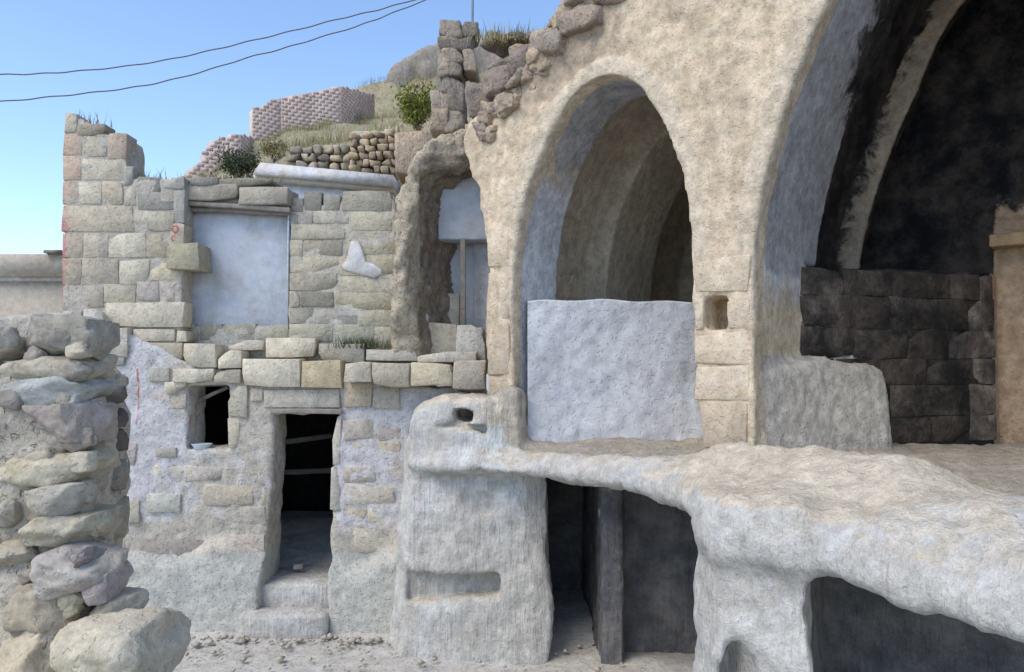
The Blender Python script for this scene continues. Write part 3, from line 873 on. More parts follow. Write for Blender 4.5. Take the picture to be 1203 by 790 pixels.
YL, YP, YU = 10.4, 10.5, 10.75
door_px = [(322, 487), (396, 487), (391, 560), (388, 640), (391, 760), (306, 760), (313, 660), (320, 560)]
win_px = [(221, 454), (268, 453), (268, 526), (220, 527)]
def bed(X2, Z2):
    # living rock at the foot swells out in front of the masonry
    k = sstep(1.08, 0.86, Z2 + 0.12 * np.sin(X2 * 2.1) + 0.08 * np.sin(X2 * 5.3))
    return -(0.14 * k + 0.20 * k * np.clip(0.95 - Z2, 0, 1))
def la(v):
    x, y, z = v.T
    n = fbm(v * 0.9, 3, 66)
    lil = sstep(1.1, 1.5, z) * (0.62 + 0.5 * n) * (0.6 + 0.5 * np.exp(-((x + 5.2) / 0.8) ** 2)) + 0.25 * (x > -2.35)
    grn = sstep(1.15, 0.9, z) * 0.8
    red = 0.68 * np.exp(-((x - W(171, 0, YL)[0]) / 0.035) ** 2) * (z > W(0, 500, YL)[2]) * (z < W(0, 432, YL)[2])
    return {'lilac': lil, 'green': grn, 'red': red}
lower = wall_px('lower_wall', [[(-60, 760), (-60, 375), (70, 368), (110, 368), (150, 390), (217, 425), (284, 440), (420, 448), (470, 452), (572, 456), (572, 760)]], YL, 0.62, M['house'], house,
                cut=[door_px, win_px], yfun=bed, attr=la, seed=11, layers=[((2,) * 3, 0.035, 3), ((7,) * 3, 0.028, 3), ((14, 14, 5), 0.008, 2)])
def pa(v):
    x, y, z = v.T
    e = W(0, 0, YP)
    xl = W(74, 300, YP)[0]
    red = sstep(0.16, 0.0, x - xl) * sstep(W(0, 366, YP)[2], W(0, 350, YP)[2], z) * (0.45 + 0.35 * sstep(W(0, 250, YP)[2], W(0, 290, YP)[2], z) * 0 + 0.3 * np.exp(-((z - W(0, 300, YP)[2]) / 0.5) ** 2))
    return {'red': red, 'lilac': 0.2 + 0 * x}
pier = wall_px('pier_wall', [[(73, 440), (74, 330), (75, 240), (77, 138), (92, 138), (115, 150), (126, 157), (147, 159), (148, 190), (156, 209), (190, 210), (214, 214), (214, 440)]], YP, 0.55,
               M['house'], house, attr=pa, seed=12)
upper = wall_px('upper_wall', [[(339, 432), (339, 246), (357, 240), (398, 240), (404, 228), (456, 228), (466, 240), (468, 300), (470, 384), (568, 386), (568, 440)],
                               [(214, 440), (214, 382), (339, 384), (339, 440)]], YU, 0.5, M['house'], house, seed=13, attr=lambda v: {'lilac': 0.15 + 0 * v[:, 0], 'green': 0.5 * (v[:, 2] < 4.3)})
infill = pbox(216, 340, 232, 384, YU + 0.1, 0.25, 'painted_infill', M['infill'], house, 14, 0.01, 0.006)
infill['label'] = 'pale blue painted blocked doorway'

def sred(o, v):
    pass
def st(x0, x1, y0, y1, Y, parent, proud=0.03, tint=(1, 1, 1), dep=0.3, rough=0.007, bevel=0.008, rot=0.0, name='stone', mat=None, red=False):
    st.n += 1
    a, b = W(x0, y1, Y), W(x1, y0, Y)
    v, q = gridbox(max(b[0] - a[0] - 0.004, 0.03), dep, max(b[2] - a[2] - 0.004, 0.03), 500 + st.n, bevel, 3, rough, skew=0.06)
    if rot: v = roty(v, rot)
    v = v + np.array([(a[0] + b[0]) / 2, Y - proud + dep / 2, (a[2] + b[2]) / 2])
    at = {'red': pa(v)['red']} if red else None
    return put(name, v, q, mat or M['stone'], parent, tint=tint, attrs=at)
st.n = 0
CRM, GRY, DRK, ORG, WHT, PNK, LIL = (1.14, 1.12, 1.06), (0.86, 0.88, 0.92), (0.55, 0.57, 0.6), (1.2, 1.08, 0.86), (1.2, 1.22, 1.25), (1.08, 0.90, 0.84), (1.0, 0.96, 1.05)
# pier courses
for r in [(76, 91, 133, 156, CRM), (92, 124, 146, 160, (0.8, 0.76, 0.7)), (74, 97, 157, 183, PNK), (97, 126, 160, 184, CRM), (126, 149, 156, 187, (0.9, 0.8, 0.76)), (74, 96, 184, 212, PNK), (96, 150, 187, 212, CRM),
          (73, 93, 213, 240, PNK), (93, 120, 214, 240, CRM), (120, 145, 214, 241, (1.08, 1.02, 0.94)), (145, 158, 196, 218, GRY), (146, 160, 219, 242, CRM), (73, 157, 242, 273, (1.05, 1.0, 0.92)),
          (157, 205, 248, 272, (0.95, 0.95, 0.9)), (73, 98, 274, 303, (1.06, 1.0, 0.92)), (98, 128, 274, 303, (1.02, 0.98, 0.92)), (128, 172, 274, 303, CRM), (172, 200, 275, 303, (1.06, 1, 0.92)),
          (73, 96, 304, 335, (1.02, 0.95, 0.9)), (96, 140, 304, 335, (1.04, 1, 0.94)), (140, 176, 306, 335, CRM), (176, 208, 309, 330, (1.15, 1.1, 1.0)), (73, 92, 336, 364, (1.02, 0.98, 0.95)),
          (92, 122, 336, 362, (1.05, 1.02, 0.98)), (122, 160, 334, 356, CRM), (160, 187, 331, 354, (0.9, 0.88, 0.94)), (189, 206, 332, 354, (0.98, 0.96, 1.0)), (161, 189, 208, 226, DRK), (192, 217, 209, 222, (0.8, 0.85, 0.9)),
          (162, 204, 227, 247, (0.75, 0.78, 0.82)), (204, 217, 223, 262, (0.8, 0.84, 0.9)), (200, 217, 263, 290, (0.98, 0.92, 0.88))]:
    st(*r[:4], YP, pier, proud=rnd.uniform(0.004, 0.016), tint=r[4], red=True)
st(126, 218, 356, 385, YP, pier, 0.06, CRM)
st(200, 238, 288, 318, YP, pier, 0.12, (0.95, 0.95, 0.82), dep=0.45)
st(158, 207, 387, 401, YP, pier, 0.05, CRM); st(209, 221, 389, 402, YP, pier, 0.04, (1, 1, 0.95)); st(158, 217, 403, 430, YP, pier, 0.07, (1.12, 1.06, 0.98))
for r in [(76, 98, 366, 384, LIL), (99, 124, 364, 384, WHT), (86, 118, 385, 418, LIL), (118, 152, 386, 419, (1.1, 1.08, 1.1)), (40, 84, 374, 400, LIL), (120, 148, 420, 430, GRY)]:
    st(*r[:4], YL, lower, 0.05, r[4])
# top courses of the lower wall
for r in [(219, 257, 404, 432, 0.10, CRM), (259, 286, 412, 433, 0.09, CRM), (206, 254, 433, 450, 0.09, CRM), (254, 285, 434, 450, 0.08, (1.08, 1.06, 0.98)), (287, 355, 422, 455, 0.10, CRM),
          (357, 403, 424, 456, 0.12, ORG), (295, 310, 456, 471, 0.05, CRM), (310, 400, 458, 479, 0.04, (0.9, 0.9, 0.9)), (195, 220, 449, 462, 0.06, CRM), (202, 220, 463, 480, 0.02, CRM), (176, 200, 432, 448, 0.03, GRY),
          (269, 292, 454, 490, 0.04, (1.1, 1.1, 1.06)), (268, 282, 491, 527, 0.02, (1.1, 1.08, 1.02)), (405, 438, 450, 478, 0.06, (1.08, 1.0, 0.9)), (438, 470, 455, 480, 0.05, (1.0, 0.98, 1.0))]:
    st(*r[:4], YL, lower, r[4], r[5], dep=0.34)
for r in [(312, 370, 397, 421, YL + 0.12, CRM), (374, 428, 404, 426, YL + 0.16, (0.95, 0.97, 0.95)), (267, 310, 400, 412, YL + 0.2, (1.0, 1.0, 1.0)), (430, 490, 411, 424, YL + 0.1, GRY), (490, 560, 413, 426, YL + 0.0, (0.95, 0.95, 0.95))]:
    st(*r[:4], r[4], upper, 0.0, r[5])
for r in [(404, 436, 426, 450, CRM), (437, 482, 427, 455, (1.0, 0.96, 0.9)), (482, 532, 426, 454, (1.02, 0.97, 0.84)), (532, 570, 424, 458, (0.92, 0.88, 0.84))]:
    st(*r[:4], 10.05, upper, 0.0, r[4], dep=0.5, bevel=0.02, rough=0.016)
# upper wall right of the blocked doorway
for r in [(342, 357, 233, 250, DRK), (357, 378, 225, 248, DRK), (380, 400, 229, 247, (0.65, 0.67, 0.68)), (402, 460, 224, 248, (0.8, 0.8, 0.78)), (340, 350, 251, 266, GRY), (351, 367, 249, 264, GRY), (368, 410, 248, 263, (0.85, 0.87, 0.86)),
          (342, 405, 264, 281, (0.95, 0.93, 0.86)), (412, 461, 249, 271, (0.98, 0.97, 0.88)), (407, 464, 272, 300, (1.0, 0.98, 0.88)), (340, 356, 282, 301, (0.98, 0.96, 0.9)), (357, 402, 282, 301, (0.9, 0.88, 0.82)),
          (340, 398, 302, 320, (0.98, 0.95, 0.86)), (399, 464, 301, 324, (1.0, 0.97, 0.86)), (340, 396, 321, 342, (0.82, 0.8, 0.76)), (397, 466, 325, 344, (0.92, 0.9, 0.82)), (340, 352, 343, 361, (0.9, 0.9, 0.86)),
          (353, 392, 343, 361, (0.66, 0.66, 0.64)), (393, 466, 345, 364, (0.97, 0.94, 0.84)), (340, 368, 362, 380, (0.85, 0.87, 0.88)), (369, 420, 362, 381, (0.78, 0.8, 0.82)), (421, 470, 365, 384, (0.9, 0.9, 0.84)),
          (340, 392, 381, 402, (0.8, 0.82, 0.78)), (393, 440, 382, 410, (0.72, 0.77, 0.72)), (441, 470, 385, 411, (0.88, 0.88, 0.82)), (470, 500, 379, 411, (0.9, 0.87, 0.8)), (500, 536, 380, 424, (0.96, 0.92, 0.86)), (472, 504, 366, 379, (1.0, 0.95, 0.86)),
          (222, 234, 380, 402, (0.85, 0.86, 0.8)), (235, 262, 381, 400, (0.75, 0.78, 0.74)), (263, 300, 381, 400, (0.8, 0.82, 0.78)), (301, 339, 382, 401, (0.72, 0.75, 0.72))]:
    st(*r[:4], YU, upper, rnd.uniform(0.004, 0.016), r[4])
st(536, 570, 382, 426, YU, upper, 0.03, (1.2, 1.25, 1.35))
# lintel stones and timbers over the blocked doorway
for r in [(219, 284, 219, 238, (0.78, 0.76, 0.74)), (284, 343, 222, 243, (0.72, 0.71, 0.70)), (228, 262, 211, 221, DRK), (262, 324, 212, 222, (0.5, 0.5, 0.47))]:
    st(*r[:4], YU, upper, 0.16, r[4], dep=0.5, bevel=0.02, rough=0.016)
def beam(x0, y0, x1, y1, Y0, Y1, w_, parent, name='timber', mat=None):
    a, b = W(x0, y0, Y0), W(x1, y1, Y1)
    L = np.linalg.norm(b - a)
    st.n += 1
    v, q = gridbox(L, w_, w_, 900 + st.n, 0.012, 4, 0.006)
    dx = (b - a) / L
    dy = np.cross([0, 0, 1.0], dx); dy /= np.linalg.norm(dy); dz = np.cross(dx, dy)
    return put(name, v @ np.array([dx, dy, dz]) + (a + b) / 2, q, mat or M['wood'], parent)
beam(220, 239, 341, 247, YU - 0.1, YU - 0.1, 0.07, upper); beam(222, 246, 340, 251, YU - 0.02, YU - 0.02, 0.06, upper); beam(220, 234, 340, 241, YU - 0.02, YU - 0.02, 0.07, upper)
# painted frame strips
for (x0, x1, ya, yb) in ((216, 220.5, 226, 378), (337, 339.5, 246, 330)):
    pbox(x0, x1, ya, yb, YU - 0.03, 0.12, 'painted_strip', M['paleblue'], upper, 40 + int(x0), 0.005, 0.002)
# left-over plaster on the upper wall
pl = [(413, 284), (421, 283), (427, 296), (430, 308), (440, 311), (449, 317), (449, 322), (440, 327), (428, 324), (416, 321), (404, 317), (402, 312), (408, 305), (410, 294)]
pts = np.array([W(x, y, YU) for x, y in pl]); nP = len(pts)
cen = pts.mean(0)
ring = [pts + np.array([0, -0.022, 0]), cen + (pts - cen) * 0.93 + np.array([0, -0.038, 0]), cen + (pts - cen) * 0.5 + np.array([0, -0.040, 0])]
vv = np.concatenate(ring + [cen[None] + np.array([0, -0.055, 0])])
ff = []
for rr in range(2):
    for i in range(nP): ff.append((rr * nP + i, (rr + 1) * nP + i, (rr + 1) * nP + (i + 1) % nP, rr * nP + (i + 1) % nP))
for i in range(nP): ff.append((2 * nP + i, 3 * nP, 2 * nP + (i + 1) % nP))
pp = put('plaster_patch', vv, ff, M['slab'], upper); pp['label'] = 'pale plaster remnant shaped like a boot'
# red marks painted on the pier
def stroke(pts, Y, wd, parent):
    vs, fs = [], []
    P = [W(x, y, Y) for x, y in pts]
    for i, p in enumerate(P):
        dv = P[min(i + 1, len(P) - 1)] - P[max(i - 1, 0)]; dv /= np.linalg.norm(dv)
        n = np.array([-dv[2], 0, dv[0]]) * wd / 2
        for yy in (0, 0.006):
            vs += [p + n + np.array([0, yy, 0]), p - n + np.array([0, yy, 0])]
    for i in range(len(P) - 1):
        a = 4 * i
        fs += [(a, a + 4, a + 5, a + 1), (a, a + 2, a + 6, a + 4), (a + 1, a + 5, a + 7, a + 3)]
    return put('red_mark', vs, fs, M['redpaint'], parent)
circ = [(206 + 3.2 * math.cos(t), 269.5 + 4.0 * math.sin(t)) for t in np.linspace(0, 2 * math.pi, 13)]
stroke(circ, YP - 0.05, 0.016, pier)
stroke([(205, 276.5), (202.5, 278), (201.5, 280.5), (203, 283), (205, 283)], YP - 0.05, 0.016, pier)
# lower wall: stones showing through the wash
used = [(r_[0], r_[1], r_[2], r_[3]) for r_ in [(173, 213, 580, 602), (130, 165, 588, 614), (165, 250, 632, 656), (252, 312, 628, 656), (183, 208, 526, 537)]]
for r, pr, tn in zip(used, (0.035, 0.035, 0.02, 0.03, 0.02), ((0.98, 1.06, 1.1), CRM, (0.8, 0.78, 0.84), (0.9, 0.86, 0.9), GRY)):
    st(*r, YL, lower, pr, tn)
y = 492
while y < 640:
    hh = rnd.uniform(20, 34)
    x = 142 + rnd.uniform(-20, 0)
    while x < 470:
        ww_ = rnd.uniform(26, 62)
        if 300 < x + ww_ and x < 402:
            if x < 300: ww_ = max(314 - x - 2, 10)
            else: x = 403; continue
        ww_ = min(ww_, 472 - x)
        rr = (x, x + ww_, y, min(y + hh, 652))
        bad = any(rr[0] < u[1] and rr[1] > u[0] and rr[2] < u[3] and rr[3] > u[2] for u in used + [(214, 284, 440, 532)])
        keep = rnd.random()
        if not bad and ww_ > 9 and (x > 215 or keep < 0.45 or y > 560):
            tn = rnd.choice([CRM, LIL, (1.02, 1.0, 0.96), (0.95, 0.93, 0.95), (1.1, 1.06, 1.0), (1.05, 1.03, 1.05)])
            st(*rr, YL, lower, rnd.uniform(-0.012, 0.018), tn, rough=0.02, bevel=0.025)
        x += ww_ + 1
    y += hh + 1
# door lintel, door jamb stones, steps
beam(318, 483, 402, 484, YL - 0.03, YL - 0.03, 0.07, lower, 'lintel_timber')
beam(318, 481, 402, 482, YL + 0.18, YL + 0.18, 0.08, lower, 'lintel_timber')
for r in [(390, 401, 488, 546, (1.05, 1.06, 1.08)), (388, 400, 548, 600, (1.0, 1.02, 1.04))]:
    st(*r[:4], YL, lower, 0.012, r[4], dep=0.4)
a, b = W(310, 0, YL)[0], W(394, 0, YL)[0]
for (ya, yb, zt_, sd) in ((9.98, 10.34, 0.30, 1), (10.3, 11.3, 0.60, 2)):
    v, q = gridbox(b - a + 0.14, yb - ya, zt_ + 0.15, 700 + sd, 0.05, 4, 0.022, freq=4)
    put('step', v + np.array([(a + b) / 2 - 0.02, (ya + yb) / 2, zt_ / 2 - 0.075]), q, M['ledge'], lower)
# rooms behind the door and the window
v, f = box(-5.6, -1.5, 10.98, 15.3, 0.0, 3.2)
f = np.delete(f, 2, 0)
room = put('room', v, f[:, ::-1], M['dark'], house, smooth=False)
n = 24
AX, AY = np.meshgrid(np.linspace(-3.9, -1.8, n), np.linspace(11.0, 13.25, n), indexing='ij')
fp = np.stack([AX.ravel(), AY.ravel(), 0.58 + 0.42 * sstep(11.1, 12.9, AY.ravel())], 1)
fp[:, 2] += fbm(fp * 3, 3, 9) * 0.04
ii = np.arange(n * n).reshape(n, n)
put('dirt_floor', fp, np.stack([ii[:-1, :-1], ii[1:, :-1], ii[1:, 1:], ii[:-1, 1:]], -1).reshape(-1, 4), M['ground'], house)
beam(323, 500, 318, 680, 11.5, 11.5, 0.09, house, 'doorpost'); beam(330, 520, 390, 512, 12.2, 12.2, 0.08, house, 'crossbar'); beam(330, 555, 392, 553, 12.4, 12.4, 0.08, house, 'crossbar')
beam(222, 476, 268, 455, YL + 0.35, YL + 0.35, 0.05, house, 'fallen_timber')
# bowl on the window sill
c = W(237, 528, YL + 0.1)
prof_ = [(0.0, 0.0), (0.09, 0.0), (0.10, 0.012), (0.13, 0.06), (0.145, 0.075), (0.138, 0.076), (0.12, 0.06), (0.085, 0.02), (0, 0.018)]
vs, fs = [], []
for (r, z) in prof_:
    for k in range(20): vs.append(c + np.array([r * math.cos(k * math.pi / 10), r * 0.8 * math.sin(k * math.pi / 10), z]))
for i in range(len(prof_) - 1):
    for k in range(20): fs.append((i * 20 + k, i * 20 + (k + 1) % 20, (i + 1) * 20 + (k + 1) % 20, (i + 1) * 20 + k))
bowl = put('bowl', np.array(vs), np.array(fs), M['enamel'])
tag(bowl, 'small pale bowl standing on the sill of the dark window', 'bowl')

# ================================================================== FOREGROUND RUBBLE WALL
rub = thing('rubble_wall', 'broken end of a rough rubble wall of large weathered field stones', 'wall', (-2.5, 4.0, 0))
lo, h = (-4.0, 2.7, -0.1), 0.045
ax, (X, Y, Z) = grid(lo, (-1.2, 5.4, 3.75), h)
X2, Y2 = np.broadcast_arrays(X[:, :, 0], Y[:, :, 0])
dp = poly_sdf(X2, Y2, [(-3.8, 3.59), (-2.12, 3.59), (-2.06, 3.66), (-2.42, 4.85), (-3.9, 4.85)])[:, :, None]
d = dp - (0.20 * sstep(2.75, 2.2, Z) + 0.10 * sstep(2.2, 0.5, Z)) * sstep(4.0, 3.6, Y)
d = smax(d, Z - 3.5 - 0.0 * X, 0.12)
v, q = surface_nets(d, lo, h)
v = disp(v, q, [((3,) * 3, 0.07, 4), ((10,) * 3, 0.05, 3), ((22,) * 3, 0.015, 2)], 35)
put('mortar_core', v, q, M['mudmortar'], rub)
k = 0
for (x0, x1, y0, y1, Y, dep, tn, bx, rt) in [
    (10, 108, 370, 428, 3.62, 0.42, (0.72, 0.72, 0.70), 0.6, -0.05), (-20, 100, 416, 452, 3.6, 0.4, (1.12, 1.06, 0.96), 0.6, 0.04), (-10, 104, 442, 484, 3.58, 0.4, (0.82, 0.88, 0.95), 0.5, 0.12),
    (26, 106, 474, 524, 3.55, 0.36, (0.76, 0.70, 0.72), 0.75, 0.03), (-20, 26, 484, 522, 3.6, 0.3, (1.0, 0.95, 0.86), 0.5, 0), (-6, 106, 520, 586, 3.55, 0.42, (1.12, 1.08, 0.95), 0.45, 0.12),
    (16, 100, 570, 616, 3.5, 0.36, (1.1, 1.08, 1.04), 0.45, 0.14), (-20, 20, 584, 616, 3.55, 0.3, (0.9, 0.88, 0.86), 0.4, 0), (16, 108, 604, 648, 3.5, 0.4, (0.92, 0.88, 0.76), 0.6, -0.04),
    (-25, 34, 640, 676, 3.5, 0.3, (1.12, 1.08, 1.0), 0.4, 0), (30, 122, 648, 706, 3.4, 0.42, (1.05, 1.02, 1.04), 0.45, 0.15), (88, 128, 672, 712, 3.42, 0.3, (0.8, 0.74, 0.82), 0.5, 0), (80, 104, 648, 668, 3.4, 0.2, (0.7, 0.66, 0.7), 0.5, 0.5),
    (0, 82, 690, 760, 3.4, 0.45, (1.05, 0.97, 0.86), 0.4, 0.1), (46, 186, 738, 830, 3.2, 0.6, (1.18, 1.12, 1.0), 0.35, 0.0), (-30, 60, 750, 830, 3.3, 0.5, (0.98, 0.92, 0.82), 0.4, 0.0), (90, 150, 705, 745, 3.45, 0.3, (1.0, 0.94, 0.86), 0.4, 0.0)]:
    a, b = W(x0, y1, Y), W(x1, y0, Y)
    v, q = ico_rock((b[0] - a[0]) * 1.10, dep, (b[2] - a[2]) * 1.16, 800 + k, 4, 0.13, bx)
    v = roty(v, -rt) + np.array([(a[0] + b[0]) / 2, Y + dep * 0.38, (a[2] + b[2]) / 2])
    put('stone', v, q, M['fieldstone'], rub, tint=tn); k += 1
for i in range(75):
    x0 = rnd.uniform(-25, 104); y0 = rnd.uniform(395, 790); sz = rnd.uniform(0.05, 0.13)
    p = W(x0, y0, 3.60 - 0.13 * float(sstep(620, 720, y0)))
    v, q = ico_rock(sz * 1.3, sz, sz * 0.9, 1500 + i, 3, 0.18, 0.5)
    put('filler_stone', roty(v, rnd.uniform(-0.5, 0.5)) + p + np.array([0, rnd.uniform(-0.01, 0.03), 0]), q, M['fieldstone'], rub, tint=rnd.choice([(1.1, 1.05, 0.95), (0.9, 0.85, 0.8), (1.0, 0.95, 0.85), (0.75, 0.72, 0.72)]))
for i, (x0, x1, y0, y1) in enumerate([(-60, 14, 392, 424), (-70, -4, 448, 486), (-70, 2, 530, 580), (-60, 12, 676, 720)]):
    a, b = W(x0, y1, 3.56), W(x1, y0, 3.56)
    v, q = ico_rock((b[0] - a[0]) * 1.1, 0.36, (b[2] - a[2]) * 1.1, 860 + i, 4, 0.13, 0.6)
    put('stone', v + np.array([(a[0] + b[0]) / 2, 3.70, (a[2] + b[2]) / 2]), q, M['fieldstone'], rub, tint=(1.0, 0.96, 0.9))
# stones of the flank, running away from the viewer
for (Y, z, r, hgt, tn) in [(3.75, 3.42, 0.3, 0.2, (0.9, 0.85, 0.8)), (3.8, 3.18, 0.32, 0.22, (1.0, 0.95, 0.85)), (4.0, 2.92, 0.3, 0.26, (0.85, 0.8, 0.8)), (4.45, 3.33, 0.26, 0.13, (0.35, 0.34, 0.36)), (4.5, 3.2, 0.26, 0.13, (0.3, 0.29, 0.31)),
                           (4.5, 3.06, 0.32, 0.17, (0.26, 0.25, 0.28)), (4.55, 2.86, 0.3, 0.22, (0.55, 0.52, 0.52)), (4.5, 2.6, 0.34, 0.28, (0.7, 0.66, 0.62)), (4.1, 2.65, 0.3, 0.22, (1.0, 0.95, 0.85)),
                           (3.8, 2.55, 0.32, 0.24, (0.75, 0.7, 0.72)), (4.5, 2.3, 0.36, 0.26, (0.95, 0.88, 0.8)), (4.2, 2.25, 0.34, 0.3, (1.05, 1.0, 0.95)), (3.85, 2.1, 0.34, 0.28, (1.0, 0.94, 0.84)), (4.5, 2.0, 0.4, 0.3, (0.9, 0.85, 0.8)),
                           (4.2, 1.85, 0.4, 0.3, (1.0, 0.95, 0.85)), (4.6, 1.7, 0.4, 0.3, (0.95, 0.9, 0.82))]:
    xe = -2.06 - 0.36 * (Y - 3.7) / 1.15 + 0.04 * float(sstep(2.75, 2.2, z))
    v, q = ico_rock(0.26, r, hgt, 840 + k, 3, 0.14, 0.5)
    put('stone', rotz(v, 0.3) + np.array([xe - 0.07, Y, z]), q, M['fieldstone'], rub, tint=tn); k += 1

# ================================================================== BACKGROUND
# ---- hill
ctrl = [(205, 226, 23), (250, 214, 21), (285, 200, 24), (310, 172, 26.5), (350, 160, 27.5), (395, 152, 28.5), (437, 142, 31), (470, 100, 35), (515, 92, 36), (560, 80, 40), (620, 60, 42), (480, 140, 18), (440, 160, 17),
        (350, 176, 18), (310, 196, 18), (420, 166, 16.4), (380, 172, 16.4), (470, 240, 14), (520, 240, 13.5), (330, 225, 15), (400, 230, 14), (440, 225, 14.8), (350, 225, 14.8), (240, 235, 16), (160, 320, 22), (100, 360, 22), (0, 370, 22), (-200, 370, 22), (-200, 380, 40), (50, 370, 32), (0, 450, 13.5), (-100, 450, 14), (70, 440, 13.2), (-200, 440, 17), (20, 420, 17), (130, 370, 17), (30, 385, 25), (-60, 385, 24), (90, 370, 27), (130, 350, 24), (250, 260, 13),
        (600, 200, 14), (560, 110, 18), (700, 60, 20), (150, 345, 45), (0, 370, 45), (300, 215, 45), (450, 130, 55), (800, 0, 30)]
C = np.array([W(*c) for c in ctrl])
hx, hy = np.linspace(-22, 12, 150), np.linspace(12.75, 60, 170)
HX, HY = np.meshgrid(hx, hy, indexing='ij')
num = np.zeros(HX.shape); den = np.zeros(HX.shape)
for c in C:
    r2 = (HX - c[0]) ** 2 + (HY - c[1]) ** 2 + 0.15
    wt = r2 ** -2.0
    num += wt * c[2]; den += wt
HZ = num / den
hp = np.stack([HX.ravel(), HY.ravel(), HZ.ravel()], 1)
hp[:, 2] += fbm(hp * 0.5, 4, 91) * 0.25 * sstep(13, 20, hp[:, 1]) + fbm(hp * 2, 3, 92) * 0.08
n0, n1 = HX.shape
ii = np.arange(n0 * n1).reshape(n0, n1)
hill = put('hill', hp, np.stack([ii[:-1, :-1], ii[1:, :-1], ii[1:, 1:], ii[:-1, 1:]], -1).reshape(-1, 4), M['hill'], origin=np.array([0, 30, 0.0]))
tag(hill, kind='structure')
def hill_z(x, y):
    i = int(np.clip(np.searchsorted(hx, x), 1, len(hx) - 1)); j = int(np.clip(np.searchsorted(hy, y), 1, len(hy) - 1))
    return hp[:, 2].reshape(n0, n1)[i, j]
hzg = hp[:, 2].reshape(n0, n1).copy()

# ---- crag on the skyline
pts = [(452, 112), (462, 84), (480, 68), (505, 56), (535, 48), (580, 40), (620, 60), (620, 130), (452, 130)]
cr = [(lambda w_: (w_[0], w_[2]))(W(x, y, 34)) for x, y in pts]
a = np.array(cr); lo, h = (a[:, 0].min() - 0.5, 32.5, a[:, 1].min() - 0.5), 0.14
ax, (X, Y, Z) = grid(lo, (a[:, 0].max() + 0.5, 37, a[:, 1].max() + 0.5), h)
X2, Z2 = np.broadcast_arrays(X[:, 0, :], Z[:, 0, :])
d = smax(poly_sdf(X2, Z2, cr)[:, None, :] + 0 * Y, np.maximum(33.5 - Y, Y - 36.4), 0.5)
v, q = surface_nets(d, lo, h)
v = disp(v, q, [((0.8, 0.8, 0.5), 0.35, 3), ((2.6, 2.6, 0.8), 0.25, 3)], 45)
crag = put('crag', v, q, M['crag']); tag(crag, 'weathered grey brown crag rising on the skyline behind the bush', 'rock')

# ---- pink brick retaining walls on the hill
def brick_wall(name, label, segs):
    root = thing(name, label, 'wall', tuple(W(*segs[0][0][:2], segs[0][0][2])), group=None)
    bricks, backs = [], []
    for (p0, p1, tops) in segs:
        # p0, p1: foot pixels (x, y, Y); tops: list of (u, pixel y) along the segment
        a, b = W(*p0), W(*p1)
        L = np.linalg.norm((b - a)[:2]); e = (b - a)[:2] / L; nrm = np.array([e[1], -e[0]])
        us = np.array([t[0] for t in tops])
        zt = np.array([W(p0[0] + (p1[0] - p0[0]) * u_, yy, p0[2] + (p1[2] - p0[2]) * u_)[2] for u_, yy in tops])
        bw, bh = 0.25, 0.135
        zmin = min(a[2], b[2]) - 0.3
        r = 0; z = zmin
        while z < zt.max():
            u = -bw * 0.5 * (r % 2)
            while u < L:
                um = np.clip((u + bw / 2) / L, 0, 1)
                if z + bh * 0.9 < np.interp(um, us, zt) and z + bh > a[2] + (b[2] - a[2]) * um - 0.35:
                    w0, w1 = max(u, 0) + 0.018, min(u + bw * rnd.uniform(0.9, 1.0), L) - 0.018
                    if w1 - w0 > 0.05:
                        pr = rnd.uniform(0.005, 0.016)
                        q0, q1 = a[:2] + e * w0, a[:2] + e * w1
                        vs = []
                        for zz_ in (z + 0.015, z + bh - 0.018):
                            for (pp_, off) in ((q0, pr), (q1, pr), (q1, -0.05), (q0, -0.05)):
                                vs.append((pp_[0] + nrm[0] * off, pp_[1] + nrm[1] * off, zz_))
                        bricks.append((np.array(vs), np.array([(0, 1, 5, 4), (1, 2, 6, 5), (4, 5, 6, 7), (3, 0, 4, 7), (0, 3, 2, 1)])))
                u += bw
            z += bh; r += 1
        for i in range(len(us) - 1):
            q0, q1 = a[:2] + e * L * us[i], a[:2] + e * L * us[i + 1]
            vs = []
            for off in (0.0, -0.4):
                for (pp_, zz_) in ((q0, zmin - 0.3), (q1, zmin - 0.3), (q1, zt[i + 1] - 0.06), (q0, zt[i] - 0.06)):
                    vs.append((pp_[0] + nrm[0] * off, pp_[1] + nrm[1] * off, zz_))
            backs.append((np.array(vs), np.array([(0, 1, 2, 3), (7, 6, 5, 4), (3, 2, 6, 7), (0, 4, 5, 1), (0, 3, 7, 4), (1, 5, 6, 2)])))
    v, f = merge(backs); put('mortar_backing', v, f, M['mortar'], root, smooth=False)
    v, f = merge(bricks); o = put('bricks', v, f, M['brick'], root, smooth=False); o['kind'] = 'stuff'
    return root
brick_wall('brick_retaining_wall', 'long high pink brick retaining wall along the hilltop', [((296, 172, 27), (330, 160, 27.6), [(0, 127), (1, 113)]), ((330, 160, 27.6), (400, 148, 28.6), [(0, 113), (0.5, 107), (1, 100)]), ((400, 148, 28.6), (440, 145, 32), [(0, 100), (1, 110)])])
brick_wall('brick_retaining_wall', 'low pink brick retaining wall stepping down the slope behind the dark bush', [((200, 222, 23.5), (282, 200, 24.5), [(0, 209), (0.2, 204), (0.21, 199), (0.42, 188), (0.43, 180), (0.52, 172), (0.53, 165), (0.7, 161), (1, 156)]), ((282, 200, 24.5), (308, 192, 27), [(0, 156), (1, 164)])])

